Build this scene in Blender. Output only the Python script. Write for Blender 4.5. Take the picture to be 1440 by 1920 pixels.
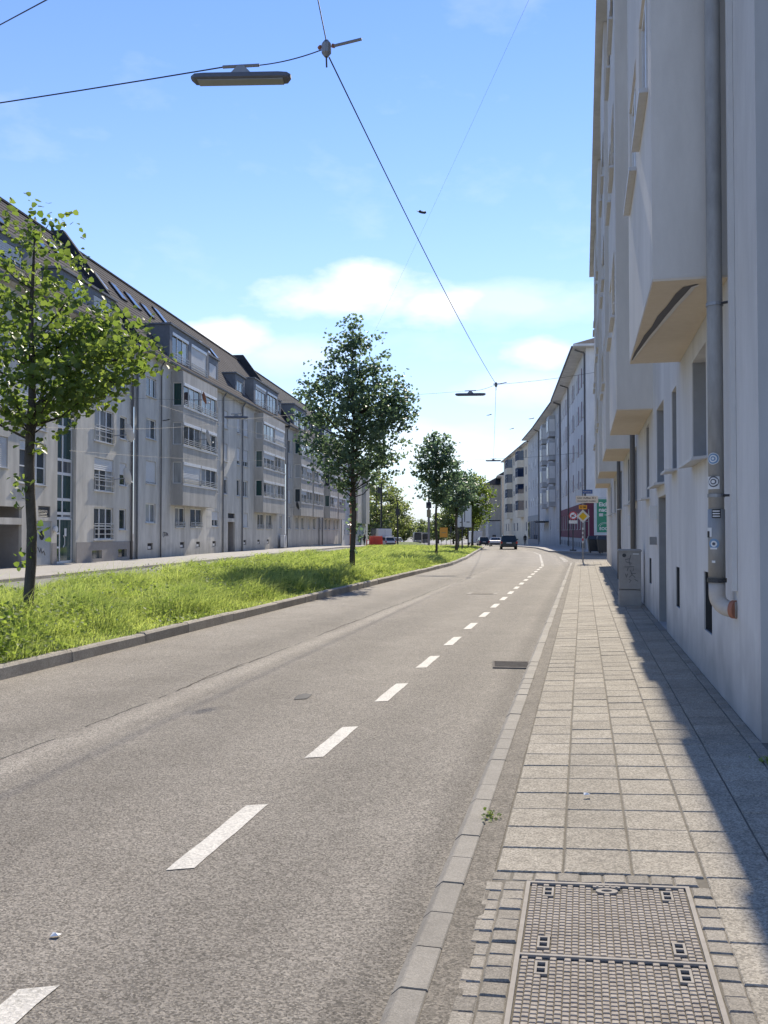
import bpy, math, random
import numpy as np
from mathutils import Vector, Matrix, Euler

random.seed(7)
rng = np.random.default_rng(7)
scene = bpy.context.scene
for o in list(bpy.data.objects):
    bpy.data.objects.remove(o)
R = math.radians

# ------------------------------------------------------------------ camera
cam_d = bpy.data.cameras.new('camera')
cam = bpy.data.objects.new('camera', cam_d)
scene.collection.objects.link(cam)
cam.location = (0, 0, 1.6)
cam.rotation_euler = (R(90 + 1.33), 0, 0)
cam_d.sensor_fit = 'VERTICAL'
cam_d.sensor_height = 36
cam_d.lens = 1640 / 1920 * 36
cam_d.clip_start = 0.05
cam_d.clip_end = 6000
scene.camera = cam
scene.cycles.max_bounces = 6
scene.cycles.diffuse_bounces = 3
scene.cycles.glossy_bounces = 2
scene.cycles.transmission_bounces = 3

# ------------------------------------------------------------------ light
SUN_AZ = 12.0      # degrees to the right of the camera's forward axis
SUN_EL = 36.5
sun_d = bpy.data.lights.new('sun', 'SUN')
sun_d.energy = 3.05
sun_d.angle = R(0.53)
sun_d.color = (1.0, 0.91, 0.77)
sun = bpy.data.objects.new('sun', sun_d)
scene.collection.objects.link(sun)
sdir = Vector((math.sin(R(SUN_AZ)) * math.cos(R(SUN_EL)), math.cos(R(SUN_AZ)) * math.cos(R(SUN_EL)), math.sin(R(SUN_EL))))
sun.rotation_euler = sdir.to_track_quat('Z', 'Y').to_euler()
sun.location = (10, 30, 60)

scene.view_settings.view_transform = 'Standard'
scene.view_settings.look = 'None'
scene.view_settings.exposure = 1.2
scene.view_settings.gamma = 1.0
scene.view_settings.use_curve_mapping = False

world = bpy.data.worlds.new('World')
scene.world = world
world.use_nodes = True
wn, wl = world.node_tree.nodes, world.node_tree.links
wn.clear()
w_out = wn.new('ShaderNodeOutputWorld')
w_bg = wn.new('ShaderNodeBackground')
w_sky = wn.new('ShaderNodeTexSky')
w_sky.sky_type = 'NISHITA'
w_sky.sun_disc = False
w_sky.sun_elevation = R(SUN_EL)
w_sky.sun_rotation = R(SUN_AZ)
w_sky.altitude = 200
w_sky.air_density = 1.0
w_sky.dust_density = 0.0
w_sky.ozone_density = 2.5
w_bg.inputs['Strength'].default_value = 0.13
wl.new(w_bg.outputs[0], w_out.inputs[0])


def wmath(op, a, b=None, clamp=False):
    n = wn.new('ShaderNodeMath')
    n.operation = op
    n.use_clamp = clamp
    for i, v in enumerate((a, b)):
        if v is None:
            continue
        if isinstance(v, (int, float)):
            n.inputs[i].default_value = v
        else:
            wl.new(v, n.inputs[i])
    return n.outputs[0]


w_tc = wn.new('ShaderNodeTexCoord')
w_sep = wn.new('ShaderNodeSeparateXYZ')
wl.new(w_tc.outputs['Generated'], w_sep.inputs[0])
dx, dy, dz = w_sep.outputs
yy = wmath('MAXIMUM', dy, 0.05)
cu, cv = wmath('DIVIDE', dx, yy), wmath('DIVIDE', dz, yy)
w_no = wn.new('ShaderNodeTexNoise')
w_map = wn.new('ShaderNodeMapping')
w_map.inputs['Scale'].default_value = (1, 1, 2.2)
wl.new(w_tc.outputs['Generated'], w_map.inputs[0])
wl.new(w_map.outputs[0], w_no.inputs['Vector'])
w_no.inputs['Scale'].default_value = 9
w_no.inputs['Detail'].default_value = 9
w_no.inputs['Roughness'].default_value = 0.55
noi = w_no.outputs['Fac']
# cumulus banks: centre and half size in tangent units of the view direction
thick = [(-0.03, 0.270, 0.125, 0.034, 1.0), (-0.02, 0.290, 0.055, 0.026, 1.0), (0.055, 0.262, 0.07, 0.026, .9), (-0.185, 0.224, 0.075, 0.026, .9),
         (0.185, 0.206, 0.048, 0.022, .9)]
thin = [(0.14, 0.262, 0.13, 0.032, 1.0), (-0.10, 0.205, 0.10, 0.030, 1.0), (0.165, 0.166, 0.11, 0.024, 1.0), (0.05, 0.10, 0.2, 0.03, 1.0)]
front = wmath('GREATER_THAN', dy, 0.05)


def bank(lst, amp, gain):
    best = None
    for (u0, v0, a, b, k) in lst:
        du = wmath('DIVIDE', wmath('SUBTRACT', cu, u0), a)
        dv = wmath('DIVIDE', wmath('SUBTRACT', cv, v0), b)
        rr = wmath('SQRT', wmath('ADD', wmath('MULTIPLY', du, du), wmath('MULTIPLY', dv, dv)))
        val = wmath('MULTIPLY', wmath('SUBTRACT', 1.0, rr), k)
        best = val if best is None else wmath('MAXIMUM', best, val)
    best = wmath('MAXIMUM', best, -1.0)
    m = wmath('ADD', best, wmath('MULTIPLY', wmath('SUBTRACT', noi, 0.5), amp))
    return wmath('MULTIPLY', wmath('MULTIPLY', m, gain, True), front)


m1 = wmath('MAXIMUM', bank(thick, 2.0, 1.3), wmath('MULTIPLY', bank(thin, 2.0, 1.2), 0.4))
# thin broken cloud that goes on round the whole sky
m2 = wmath('MULTIPLY', wmath('SUBTRACT', noi, 0.56, True), 1.6, True)
msk = wmath('MAXIMUM', wmath('MULTIPLY', m1, 0.92), wmath('MULTIPLY', m2, 0.4))
# pale summer haze towards the horizon
hz = wmath('MULTIPLY', wmath('POWER', wmath('SUBTRACT', 1.0, wmath('MAXIMUM', dz, 0.0), True), 4.5), 0.95)
w_hsv = wn.new('ShaderNodeHueSaturation')
w_hsv.inputs['Saturation'].default_value = 1.15
w_hsv.inputs['Hue'].default_value = 0.513
w_hsv.inputs['Value'].default_value = 0.75
wl.new(w_sky.outputs[0], w_hsv.inputs['Color'])
w_m0 = wn.new('ShaderNodeMixRGB')
w_m0.inputs[2].default_value = (2.5, 2.75, 3.3, 1)
wl.new(hz, w_m0.inputs[0])
wl.new(w_hsv.outputs[0], w_m0.inputs[1])
w_mix = wn.new('ShaderNodeMixRGB')
wl.new(msk, w_mix.inputs[0])
wl.new(w_m0.outputs[0], w_mix.inputs[1])
w_mix.inputs[2].default_value = (4.6, 4.6, 4.6, 1)
wl.new(w_mix.outputs[0], w_bg.inputs['Color'])

# ------------------------------------------------------------------ frames
A = R(12.8)                     # street direction, right of camera forward
sa, ca = math.sin(A), math.cos(A)


def W(t, s, z=0.0):             # street frame (t right, s along) to world
    return Vector((t * ca + s * sa, -t * sa + s * ca, z))


TILT = 0.05
MP = Matrix.Translation((0, 0, -0.01)) @ Euler((0, -math.atan(TILT), -A)).to_matrix().to_4x4()   # pavement plane, falls towards the kerb


def PV(t, s, z=0.0):
    return MP @ Vector((t, s, z))


def gz(d):                      # the street falls gently away beyond 95 m
    return -max(0.0, d - 95.0) * 0.0105


def at(px, py, d):              # the direction of a photo pixel taken to the depth d
    th = R(1.33)
    xc, yc = (px - 720) / 1640, (960 - py) / 1640
    v = Vector((xc, math.cos(th) - yc * math.sin(th), math.sin(th) + yc * math.cos(th)))
    return Vector((0, 0, 1.6)) + v * (d / v.y)


def XR(d):
    return float(np.interp(d, [-10, 45, 67, 90, 107, 150, 215, 320], [-2.98, 9.52, 13.3, 15.9, 17.2, 20.6, 24.2, 29.0]))


def XL(d):
    return float(np.interp(d, [-10, 45, 56, 67.3, 90.5, 97], [-9.05, 3.46, 5.3, 6.9, 10.2, 11.1]))


def ML(d):
    return -9.2 + 0.08 * d


def FL(d, off=0.0):             # left facade line, off metres towards the street
    return -21.4 + 0.1238 * d + off


# ------------------------------------------------------------------ mesh helpers
C = scene.collection


class MB:
    def __init__(self):
        self.v, self.f = [], []

    def add(self, vs, fs):
        n = len(self.v)
        self.v += [tuple(p) for p in vs]
        self.f += [tuple(i + n for i in f) for f in fs]
        return self

    def quad(self, a, b, c, d):
        return self.add((a, b, c, d), ((0, 1, 2, 3),))

    def box(self, x0, x1, y0, y1, z0, z1):
        return self.add([(x0, y0, z0), (x1, y0, z0), (x1, y1, z0), (x0, y1, z0), (x0, y0, z1), (x1, y0, z1), (x1, y1, z1), (x0, y1, z1)],
                        [(0, 3, 2, 1), (4, 5, 6, 7), (0, 1, 5, 4), (1, 2, 6, 5), (2, 3, 7, 6), (3, 0, 4, 7)])

    def cbox(self, x0, x1, y0, y1, z0, z1, c=0.006):   # box with chamfered top edges
        return self.add([(x0, y0, z0), (x1, y0, z0), (x1, y1, z0), (x0, y1, z0), (x0, y0, z1 - c), (x1, y0, z1 - c), (x1, y1, z1 - c), (x0, y1, z1 - c),
                         (x0 + c, y0 + c, z1), (x1 - c, y0 + c, z1), (x1 - c, y1 - c, z1), (x0 + c, y1 - c, z1)],
                        [(0, 1, 5, 4), (1, 2, 6, 5), (2, 3, 7, 6), (3, 0, 4, 7), (4, 5, 9, 8), (5, 6, 10, 9), (6, 7, 11, 10), (7, 4, 8, 11), (8, 9, 10, 11)])

    def tube(self, pts, r, n=8, cap=True):
        pts = [Vector(p) for p in pts]
        rs = r if isinstance(r, (list, tuple)) else [r] * len(pts)
        base = len(self.v)
        up = None
        for i, p in enumerate(pts):
            t = (pts[min(i + 1, len(pts) - 1)] - pts[max(i - 1, 0)])
            if t.length < 1e-9:
                t = Vector((0, 0, 1))
            t.normalize()
            if up is None:
                up = Vector((0, 0, 1)) if abs(t.z) < 0.9 else Vector((1, 0, 0))
            a = t.cross(up).normalized()
            b = a.cross(t).normalized()
            up = b
            for k in range(n):
                an = 2 * math.pi * k / n
                self.v.append(tuple(p + a * (rs[i] * math.cos(an)) + b * (rs[i] * math.sin(an))))
        for i in range(len(pts) - 1):
            for k in range(n):
                k2 = (k + 1) % n
                self.f.append((base + i * n + k, base + i * n + k2, base + (i + 1) * n + k2, base + (i + 1) * n + k))
        if cap:
            self.f.append(tuple(base + k for k in range(n))[::-1])
            self.f.append(tuple(base + (len(pts) - 1) * n + k for k in range(n)))
        return self

    def disc(self, c, r, axis='y', n=20, th=0.01):
        c = Vector(c)
        d = {'x': Vector((1, 0, 0)), 'y': Vector((0, 1, 0)), 'z': Vector((0, 0, 1))}[axis]
        return self.tube([c - d * th / 2, c + d * th / 2], r, n)

    def loft(self, rings, close=True):
        base = len(self.v)
        n = len(rings[0])
        for r in rings:
            self.v += [tuple(p) for p in r]
        for i in range(len(rings) - 1):
            for k in range(n):
                k2 = (k + 1) % n
                self.f.append((base + i * n + k, base + i * n + k2, base + (i + 1) * n + k2, base + (i + 1) * n + k))
        if close:
            self.f.append(tuple(base + k for k in range(n))[::-1])
            self.f.append(tuple(base + (len(rings) - 1) * n + k for k in range(n)))
        return self

    def prism(self, poly, axis, a, b):   # extrude a polygon along x, y or z
        def pt(u, v, w):
            return {'x': (w, u, v), 'y': (u, w, v), 'z': (u, v, w)}[axis]
        n = len(poly)
        vs = [pt(u, v, a) for u, v in poly] + [pt(u, v, b) for u, v in poly]
        fs = [tuple(range(n))[::-1], tuple(range(n, 2 * n))] + [(i, (i + 1) % n, n + (i + 1) % n, n + i) for i in range(n)]
        return self.add(vs, fs)

    def mesh(self, name, mat=None, smooth=False):
        me = bpy.data.meshes.new(name)
        me.from_pydata(self.v, [], self.f)
        if mat:
            me.materials.append(mat)
        if smooth:
            for p in me.polygons:
                p.use_smooth = True
        me.update()
        return me

    def build(self, name, mat, parent=None, loc=(0, 0, 0), rot=(0, 0, 0), smooth=False):
        return obj(name, self.mesh(name, mat, smooth), parent, loc, rot)


def obj(name, me, parent=None, loc=(0, 0, 0), rot=(0, 0, 0), scale=None):
    o = bpy.data.objects.new(name, me)
    C.objects.link(o)
    o.parent = parent
    o.location = loc
    o.rotation_euler = rot
    if scale:
        o.scale = scale
    return o


def tag(o, label, cat=None, group=None, kind=None):
    if label:
        o['label'] = label
    if cat:
        o['category'] = cat
    if group:
        o['group'] = group
    if kind:
        o['kind'] = kind
    return o


def thing(name, label, cat, loc=(0, 0, 0), rot=(0, 0, 0), group=None):
    return tag(obj(name, None, None, loc, rot), label, cat, group)


def structure(o):
    o['kind'] = 'structure'
    return o


def np_mesh(name, verts, quads, mat, smooth=False):
    me = bpy.data.meshes.new(name)
    nv, nf = len(verts), len(quads)
    me.vertices.add(nv)
    me.vertices.foreach_set('co', np.asarray(verts, dtype=np.float32).ravel())
    me.loops.add(nf * 4)
    me.loops.foreach_set('vertex_index', np.asarray(quads, dtype=np.int32).ravel())
    me.polygons.add(nf)
    me.polygons.foreach_set('loop_start', np.arange(0, nf * 4, 4, dtype=np.int32))
    me.polygons.foreach_set('loop_total', np.full(nf, 4, dtype=np.int32))
    if smooth:
        me.polygons.foreach_set('use_smooth', np.ones(nf, dtype=bool))
    me.update(calc_edges=True)
    me.materials.append(mat)
    return me


def text_mesh(s, size, mat, extrude=0.002, align='CENTER', bold=0.0):
    cu_ = bpy.data.curves.new('lettering', 'FONT')
    cu_.body = s
    cu_.size = size
    cu_.align_x = align
    cu_.align_y = 'CENTER'
    cu_.extrude = extrude
    cu_.offset = bold
    cu_.resolution_u = 3
    tmp = bpy.data.objects.new('lettering', cu_)
    C.objects.link(tmp)
    dg = bpy.context.evaluated_depsgraph_get()
    me = bpy.data.meshes.new_from_object(tmp.evaluated_get(dg))
    bpy.data.objects.remove(tmp)
    me.materials.clear()
    me.materials.append(mat)
    return me


# ------------------------------------------------------------------ materials
def surf(name, c1, c2, scales=((0.6, 0.5), (6, 0.5)), rough=0.85, bump=0.0, bscale=80, speck=None, rnd=0.0, spec=0.3, metal=0.0, stretch=None, ramp=(0.3, 0.7), bdist=0.004):
    m = bpy.data.materials.new(name)
    m.use_nodes = True
    N, L = m.node_tree.nodes, m.node_tree.links
    b = N['Principled BSDF']
    geo = N.new('ShaderNodeNewGeometry')
    vec = geo.outputs['Position']
    if stretch:
        mp = N.new('ShaderNodeMapping')
        mp.inputs['Scale'].default_value = stretch
        L.new(vec, mp.inputs[0])
        vec2 = mp.outputs[0]
    else:
        vec2 = vec

    def M2(op, a, bb):
        n = N.new('ShaderNodeMath')
        n.operation = op
        for i, v in enumerate((a, bb)):
            if isinstance(v, (int, float)):
                n.inputs[i].default_value = v
            else:
                L.new(v, n.inputs[i])
        return n.outputs[0]
    tot = None
    ws = sum(w for _, w in scales)
    for sc, w in scales:
        n = N.new('ShaderNodeTexNoise')
        n.inputs['Scale'].default_value = sc
        n.inputs['Detail'].default_value = 5
        n.inputs['Roughness'].default_value = 0.6
        L.new(vec2, n.inputs['Vector'])
        x = M2('MULTIPLY', n.outputs['Fac'], w / ws)
        tot = x if tot is None else M2('ADD', tot, x)
    rp = N.new('ShaderNodeValToRGB')
    rp.color_ramp.elements[0].position = ramp[0]
    rp.color_ramp.elements[1].position = ramp[1]
    rp.color_ramp.elements[0].color = (*c1, 1)
    rp.color_ramp.elements[1].color = (*c2, 1)
    L.new(tot, rp.inputs[0])
    col = rp.outputs[0]

    def mul(col, fac):
        n = N.new('ShaderNodeMixRGB')
        n.blend_type = 'MULTIPLY'
        n.inputs[0].default_value = 1
        L.new(col, n.inputs[1])
        cb = N.new('ShaderNodeCombineXYZ')
        for i in range(3):
            L.new(fac, cb.inputs[i])
        L.new(cb.outputs[0], n.inputs[2])
        return n.outputs[0]
    sp_out = None
    if speck:
        sc, lo, hi = speck
        v = N.new('ShaderNodeTexVoronoi')
        v.inputs['Scale'].default_value = sc
        L.new(vec, v.inputs['Vector'])
        sx = N.new('ShaderNodeSeparateXYZ')
        L.new(v.outputs['Color'], sx.inputs[0])
        n = N.new('ShaderNodeMapRange')
        n.inputs[3].default_value = lo
        n.inputs[4].default_value = hi
        L.new(sx.outputs[0], n.inputs[0])
        col = mul(col, n.outputs[0])
        sp_out = sx.outputs[0]
    if rnd:
        oi = N.new('ShaderNodeObjectInfo')
        n = N.new('ShaderNodeMapRange')
        n.inputs[3].default_value = 1 - rnd
        n.inputs[4].default_value = 1 + rnd
        L.new(oi.outputs['Random'], n.inputs[0])
        col = mul(col, n.outputs[0])
    L.new(col, b.inputs['Base Color'])
    b.inputs['Roughness'].default_value = rough
    b.inputs['Specular IOR Level'].default_value = spec
    b.inputs['Metallic'].default_value = metal
    if bump:
        bp = N.new('ShaderNodeBump')
        bp.inputs['Strength'].default_value = bump
        bp.inputs['Distance'].default_value = bdist
        n = N.new('ShaderNodeTexNoise')
        n.inputs['Scale'].default_value = bscale
        n.inputs['Detail'].default_value = 4
        L.new(vec, n.inputs['Vector'])
        h = n.outputs['Fac']
        if sp_out is not None:
            h = M2('ADD', h, M2('MULTIPLY', sp_out, 0.5))
        L.new(h, bp.inputs['Height'])
        L.new(bp.outputs[0], b.inputs['Normal'])
    return m


def leaf_mat(name, dark, light, trans, tcol, rough=0.45):
    m = bpy.data.materials.new(name)
    m.use_nodes = True
    N, L = m.node_tree.nodes, m.node_tree.links
    b = N['Principled BSDF']
    geo = N.new('ShaderNodeNewGeometry')
    rp = N.new('ShaderNodeValToRGB')
    rp.color_ramp.elements[0].color = (*dark, 1)
    rp.color_ramp.elements[1].color = (*light, 1)
    no = N.new('ShaderNodeTexNoise')
    no.inputs['Scale'].default_value = 0.9
    L.new(geo.outputs['Position'], no.inputs['Vector'])
    ad = N.new('ShaderNodeMath')
    ad.operation = 'MULTIPLY_ADD'
    ad.inputs[1].default_value = 0.6
    L.new(geo.outputs['Random Per Island'], ad.inputs[0])
    sb = N.new('ShaderNodeMath')
    sb.operation = 'MULTIPLY_ADD'
    sb.inputs[1].default_value = 1.2
    sb.inputs[2].default_value = -0.4
    L.new(no.outputs['Fac'], sb.inputs[0])
    L.new(sb.outputs[0], ad.inputs[2])
    L.new(ad.outputs[0], rp.inputs[0])
    L.new(rp.outputs[0], b.inputs['Base Color'])
    b.inputs['Roughness'].default_value = rough
    b.inputs['Specular IOR Level'].default_value = 0.4
    tr = N.new('ShaderNodeBsdfTranslucent')
    mx = N.new('ShaderNodeMixRGB')
    mx.blend_type = 'MULTIPLY'
    mx.inputs[0].default_value = 1
    mx.inputs[2].default_value = (*tcol, 1)
    L.new(rp.outputs[0], mx.inputs[1])
    L.new(mx.outputs[0], tr.inputs['Color'])
    ms = N.new('ShaderNodeMixShader')
    ms.inputs[0].default_value = trans
    L.new(b.outputs[0], ms.inputs[1])
    L.new(tr.outputs[0], ms.inputs[2])
    L.new(ms.outputs[0], N['Material Output'].inputs['Surface'])
    return m


def glass_mat(name, dark, curtain, thr=0.6, rough=0.04):
    m = bpy.data.materials.new(name)
    m.use_nodes = True
    N, L = m.node_tree.nodes, m.node_tree.links
    b = N['Principled BSDF']
    oi = N.new('ShaderNodeObjectInfo')
    geo = N.new('ShaderNodeNewGeometry')
    no = N.new('ShaderNodeTexNoise')
    no.inputs['Scale'].default_value = 1.3
    mp = N.new('ShaderNodeMapping')
    mp.inputs['Scale'].default_value = (3, 3, 0.4)
    L.new(geo.outputs['Position'], mp.inputs[0])
    L.new(mp.outputs[0], no.inputs['Vector'])
    ad = N.new('ShaderNodeMath')
    ad.operation = 'MULTIPLY_ADD'
    ad.inputs[1].default_value = 0.45
    L.new(no.outputs['Fac'], ad.inputs[0])
    L.new(oi.outputs['Random'], ad.inputs[2])
    rp = N.new('ShaderNodeValToRGB')
    rp.color_ramp.elements[0].position = thr
    rp.color_ramp.elements[0].color = (*dark, 1)
    rp.color_ramp.elements[1].position = thr + 0.25
    rp.color_ramp.elements[1].color = (*curtain, 1)
    mr = N.new('ShaderNodeMapRange')
    mr.inputs[1].default_value = 0
    mr.inputs[2].default_value = 1.45
    L.new(ad.outputs[0], mr.inputs[0])
    L.new(mr.outputs[0], rp.inputs[0])
    L.new(rp.outputs[0], b.inputs['Base Color'])
    b.inputs['Roughness'].default_value = rough
    b.inputs['Specular IOR Level'].default_value = 0.6
    return m


def plain(name, c, rough=0.5, metal=0.0, spec=0.5, var=0.12, rnd=0.0):
    c2 = tuple(min(1, x * (1 + var)) for x in c)
    c1 = tuple(x * (1 - var) for x in c)
    return surf(name, c1, c2, ((1.7, .5), (14, .5)), rough, 0, spec=spec, metal=metal, rnd=rnd)


M = {}
M['asphalt_ground'] = surf('asphalt_ground', (.17, .165, .155), (.25, .24, .225), ((.15, .4), (3, .6)), .9)
M['pave_joint'] = surf('pave_joint', (.11, .098, .076), (.20, .178, .14), ((3, .5), (40, .5)), .95, .4, 120)
M['asphalt_strip'] = surf('asphalt_strip', (.12, .105, .082), (.225, .198, .158), ((2, .5), (14, .5)), .92, .8, 130, speck=(110, .6, 1.5))
M['slab'] = surf('slab', (.235, .208, .162), (.36, .322, .258), ((1.3, .5), (9, .5)), .9, .7, 170, speck=(120, .62, 1.38), rnd=.11)
M['cobble'] = surf('cobble', (.22, .195, .155), (.33, .295, .24), ((3, .5), (25, .5)), .88, .5, 160, speck=(170, .75, 1.25), rnd=.16)
M['kerb'] = surf('kerb', (.215, .195, .162), (.30, .275, .232), ((1.5, .5), (16, .5)), .85, .4, 150, speck=(190, .85, 1.15), rnd=.10)
M['kerb_old'] = surf('kerb_old', (.28, .25, .205), (.50, .455, .385), ((2.2, .6), (20, .4)), .9, .7, 60, speck=(120, .8, 1.2), rnd=.14)
M['paint'] = surf('paint', (.40, .375, .32), (.64, .605, .53), ((5, .4), (60, .6)), .8, .7, 120, speck=(85, .78, 1.08), ramp=(.33, .5))
M['soil'] = surf('soil', (.05, .055, .02), (.12, .11, .05), ((1, .5), (12, .5)), .95, .6, 30)
M['left_pave'] = surf('left_pave', (.32, .30, .27), (.42, .40, .36), ((.4, .4), (5, .6)), .9)
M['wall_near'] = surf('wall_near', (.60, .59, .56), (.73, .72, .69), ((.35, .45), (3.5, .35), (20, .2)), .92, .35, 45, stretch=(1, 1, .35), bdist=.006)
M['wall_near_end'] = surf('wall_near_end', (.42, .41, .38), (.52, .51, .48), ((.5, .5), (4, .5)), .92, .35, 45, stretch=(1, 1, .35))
M['bay_near'] = surf('bay_near', (.66, .62, .55), (.76, .72, .65), ((.35, .45), (3.5, .35), (20, .2)), .92, .3, 45, stretch=(1, 1, .35), bdist=.006)
M['reveal_shade'] = surf('reveal_shade', (.27, .275, .275), (.36, .365, .365), ((.6, .5), (5, .5)), .9, .2, 45)
M['bay_under_bounce'] = surf('bay_under_bounce', (.64, .555, .43), (.72, .635, .51), ((1, .5), (10, .5)), .9, .2, 40)  # warm tan carries the light bounced up from the ground
M['wall_l1'] = surf('wall_l1', (.60, .56, .48), (.71, .67, .585), ((.3, .5), (2.5, .5)), .92, .2, 30, stretch=(1, 1, .4))
M['plinth'] = surf('plinth', (.27, .25, .23), (.35, .325, .30), ((.4, .5), (4, .5)), .92)
M['wall_l2'] = surf('wall_l2', (.56, .53, .465), (.68, .65, .58), ((.3, .5), (2.5, .5)), .92, .2, 30, stretch=(1, 1, .4))
M['bay_l2'] = surf('bay_l2', (.45, .43, .385), (.55, .525, .475), ((.4, .5), (3, .5)), .92, stretch=(1, 1, .5))
M['wall_l3'] = surf('wall_l3', (.53, .505, .45), (.64, .615, .555), ((.3, .5), (2.5, .5)), .92, stretch=(1, 1, .4))
M['wall_white'] = surf('wall_white', (.55, .55, .53), (.66, .66, .64), ((.2, .5), (2, .5)), .9)
M['wall_pale'] = surf('wall_pale', (.72, .71, .68), (.80, .79, .76), ((.2, .5), (2, .5)), .9)
M['wall_bluegrey'] = surf('wall_bluegrey', (.47, .48, .475), (.57, .58, .575), ((.2, .5), (2, .5)), .9)
M['wall_cream'] = surf('wall_cream', (.66, .59, .46), (.76, .69, .55), ((.2, .5), (2, .5)), .9)
M['wall_beige'] = surf('wall_beige', (.50, .45, .37), (.60, .55, .46), ((.15, .5), (2, .5)), .9)
M['maroon'] = surf('maroon', (.13, .035, .055), (.18, .05, .075), ((.3, .5), (2, .5)), .8)
M['orange_wall'] = plain('orange_wall', (.55, .22, .10), .8)
M['roof_tile'] = surf('roof_tile', (.055, .050, .050), (.115, .106, .104), ((.5, .4), (7, .6)), 1.0, rnd=.12, spec=.08)
M['zinc'] = surf('zinc', (.15, .155, .165), (.22, .23, .24), ((.5, .5), (5, .5)), .75, spec=.2)
M['slate'] = surf('slate', (.030, .033, .040), (.062, .066, .075), ((.5, .5), (5, .5)), .95, spec=.1)
M['frame_white'] = plain('frame_white', (.72, .72, .70), .45)
M['frame_grey'] = plain('frame_grey', (.42, .43, .43), .5)
M['frame_blue'] = plain('frame_blue', (.10, .13, .19), .5)
M['shutter'] = surf('shutter', (.55, .54, .51), (.68, .67, .64), ((.6, .5), (6, .5)), .6, rnd=.1)
M['glass'] = glass_mat('glass', (.035, .045, .05), (.38, .39, .38), .5)
M['glass_green'] = glass_mat('glass_green', (.012, .05, .045), (.16, .20, .18), .7)
M['glass_blue'] = glass_mat('glass_blue', (.012, .025, .06), (.05, .08, .14), .6)
M['dark'] = plain('dark', (.02, .02, .022), .8)
M['door_dark'] = plain('door_dark', (.06, .065, .07), .6)
M['steel_door'] = surf('steel_door', (.32, .34, .35), (.42, .44, .45), ((1, .5), (8, .5)), .5)
M['sill'] = plain('sill', (.55, .55, .54), .5)
M['pipe_zinc'] = surf('pipe_zinc', (.24, .235, .22), (.40, .39, .365), ((2.5, .5), (16, .5)), .55, .1, 30, metal=.2, stretch=(1, 1, .3))
M['pipe_dark'] = plain('pipe_dark', (.13, .125, .12), .6)
M['plastic_cream'] = surf('plastic_cream', (.47, .42, .36), (.58, .53, .46), ((6, .5), (30, .5)), .5)
M['rust_ring'] = plain('rust_ring', (.36, .15, .09), .7)
M['metal_grey'] = plain('metal_grey', (.28, .285, .29), .45, .5)
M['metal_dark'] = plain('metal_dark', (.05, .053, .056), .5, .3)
M['wire'] = plain('wire', (.03, .03, .032), .6)
M['lamp_body'] = plain('lamp_body', (.13, .13, .135), .6)
M['lamp_lens'] = plain('lamp_lens', (.30, .30, .29), .3)
M['cover_iron'] = surf('cover_iron', (.28, .238, .188), (.44, .388, .318), ((3, .5), (30, .5)), .85, .3, 200, spec=.15, speck=(60, .85, 1.1))
M['cover_base'] = surf('cover_base', (.06, .05, .042), (.12, .10, .082), ((8, .5), (50, .5)), .95, spec=.1)
M['cover_rim'] = surf('cover_rim', (.27, .24, .20), (.38, .345, .295), ((3, .5), (30, .5)), .8, spec=.15)
M['grate'] = surf('grate', (.11, .10, .088), (.22, .20, .175), ((10, .5), (50, .5)), .95, spec=.05)
M['bark'] = surf('bark', (.05, .043, .036), (.12, .105, .085), ((5, .5), (22, .5)), .95, .8, 35, stretch=(1, 1, .3), bdist=.02)
M['twig'] = surf('twig', (.04, .034, .028), (.08, .07, .055), ((5, .5), (22, .5)), .95)
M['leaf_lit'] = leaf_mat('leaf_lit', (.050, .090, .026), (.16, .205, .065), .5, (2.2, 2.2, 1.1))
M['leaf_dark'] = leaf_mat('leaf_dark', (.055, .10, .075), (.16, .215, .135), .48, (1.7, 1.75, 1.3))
M['leaf_far'] = leaf_mat('leaf_far', (.10, .135, .06), (.20, .23, .11), .5, (1.7, 1.7, 1.0))
M['grass'] = leaf_mat('grass', (.10, .165, .045), (.47, .51, .22), .52, (1.65, 1.7, .95), .6)
M['weed'] = leaf_mat('weed', (.08, .13, .03), (.27, .33, .11), .5, (1.9, 1.9, .9), .6)
M['white_flower'] = plain('white_flower', (.75, .75, .72), .8)
M['sign_white'] = plain('sign_white', (.70, .70, .68), .4, var=.04)
M['sign_cream'] = plain('sign_cream', (.72, .66, .58), .4, var=.04)
M['sign_red'] = plain('sign_red', (.55, .03, .04), .4)
M['sign_blue'] = plain('sign_blue', (.03, .09, .28), .4)
M['sign_yellow'] = plain('sign_yellow', (.75, .48, .02), .4)
M['sign_orange'] = plain('sign_orange', (.78, .36, .04), .4)
M['sign_black'] = plain('sign_black', (.015, .015, .015), .5)
M['poster_green'] = surf('poster_green', (.015, .21, .12), (.02, .27, .16), ((.6, .5), (3, .5)), .35)
M['poster_frame'] = plain('poster_frame', (.45, .52, .55), .4)
M['graffiti'] = plain('graffiti', (.012, .012, .016), .5)
M['graffiti_grey'] = plain('graffiti_grey', (.10, .10, .11), .7)
M['bin_dark'] = plain('bin_dark', (.02, .025, .03), .5)
M['cabinet'] = surf('cabinet', (.26, .25, .235), (.36, .35, .33), ((1.5, .5), (9, .5)), .6, .2, 60)
M['cabinet_lit'] = M['cabinet']
M['car_green'] = plain('car_green', (.022, .040, .043), .3, var=.05)
M['car_white'] = plain('car_white', (.72, .72, .70), .3, var=.03)
M['car_navy'] = plain('car_navy', (.015, .022, .05), .3, var=.05)
M['car_glass'] = plain('car_glass', (.03, .04, .045), .06, var=.05)
M['tyre'] = plain('tyre', (.018, .018, .018), .85)
M['rim'] = plain('rim', (.35, .35, .36), .35, .6)
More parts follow.
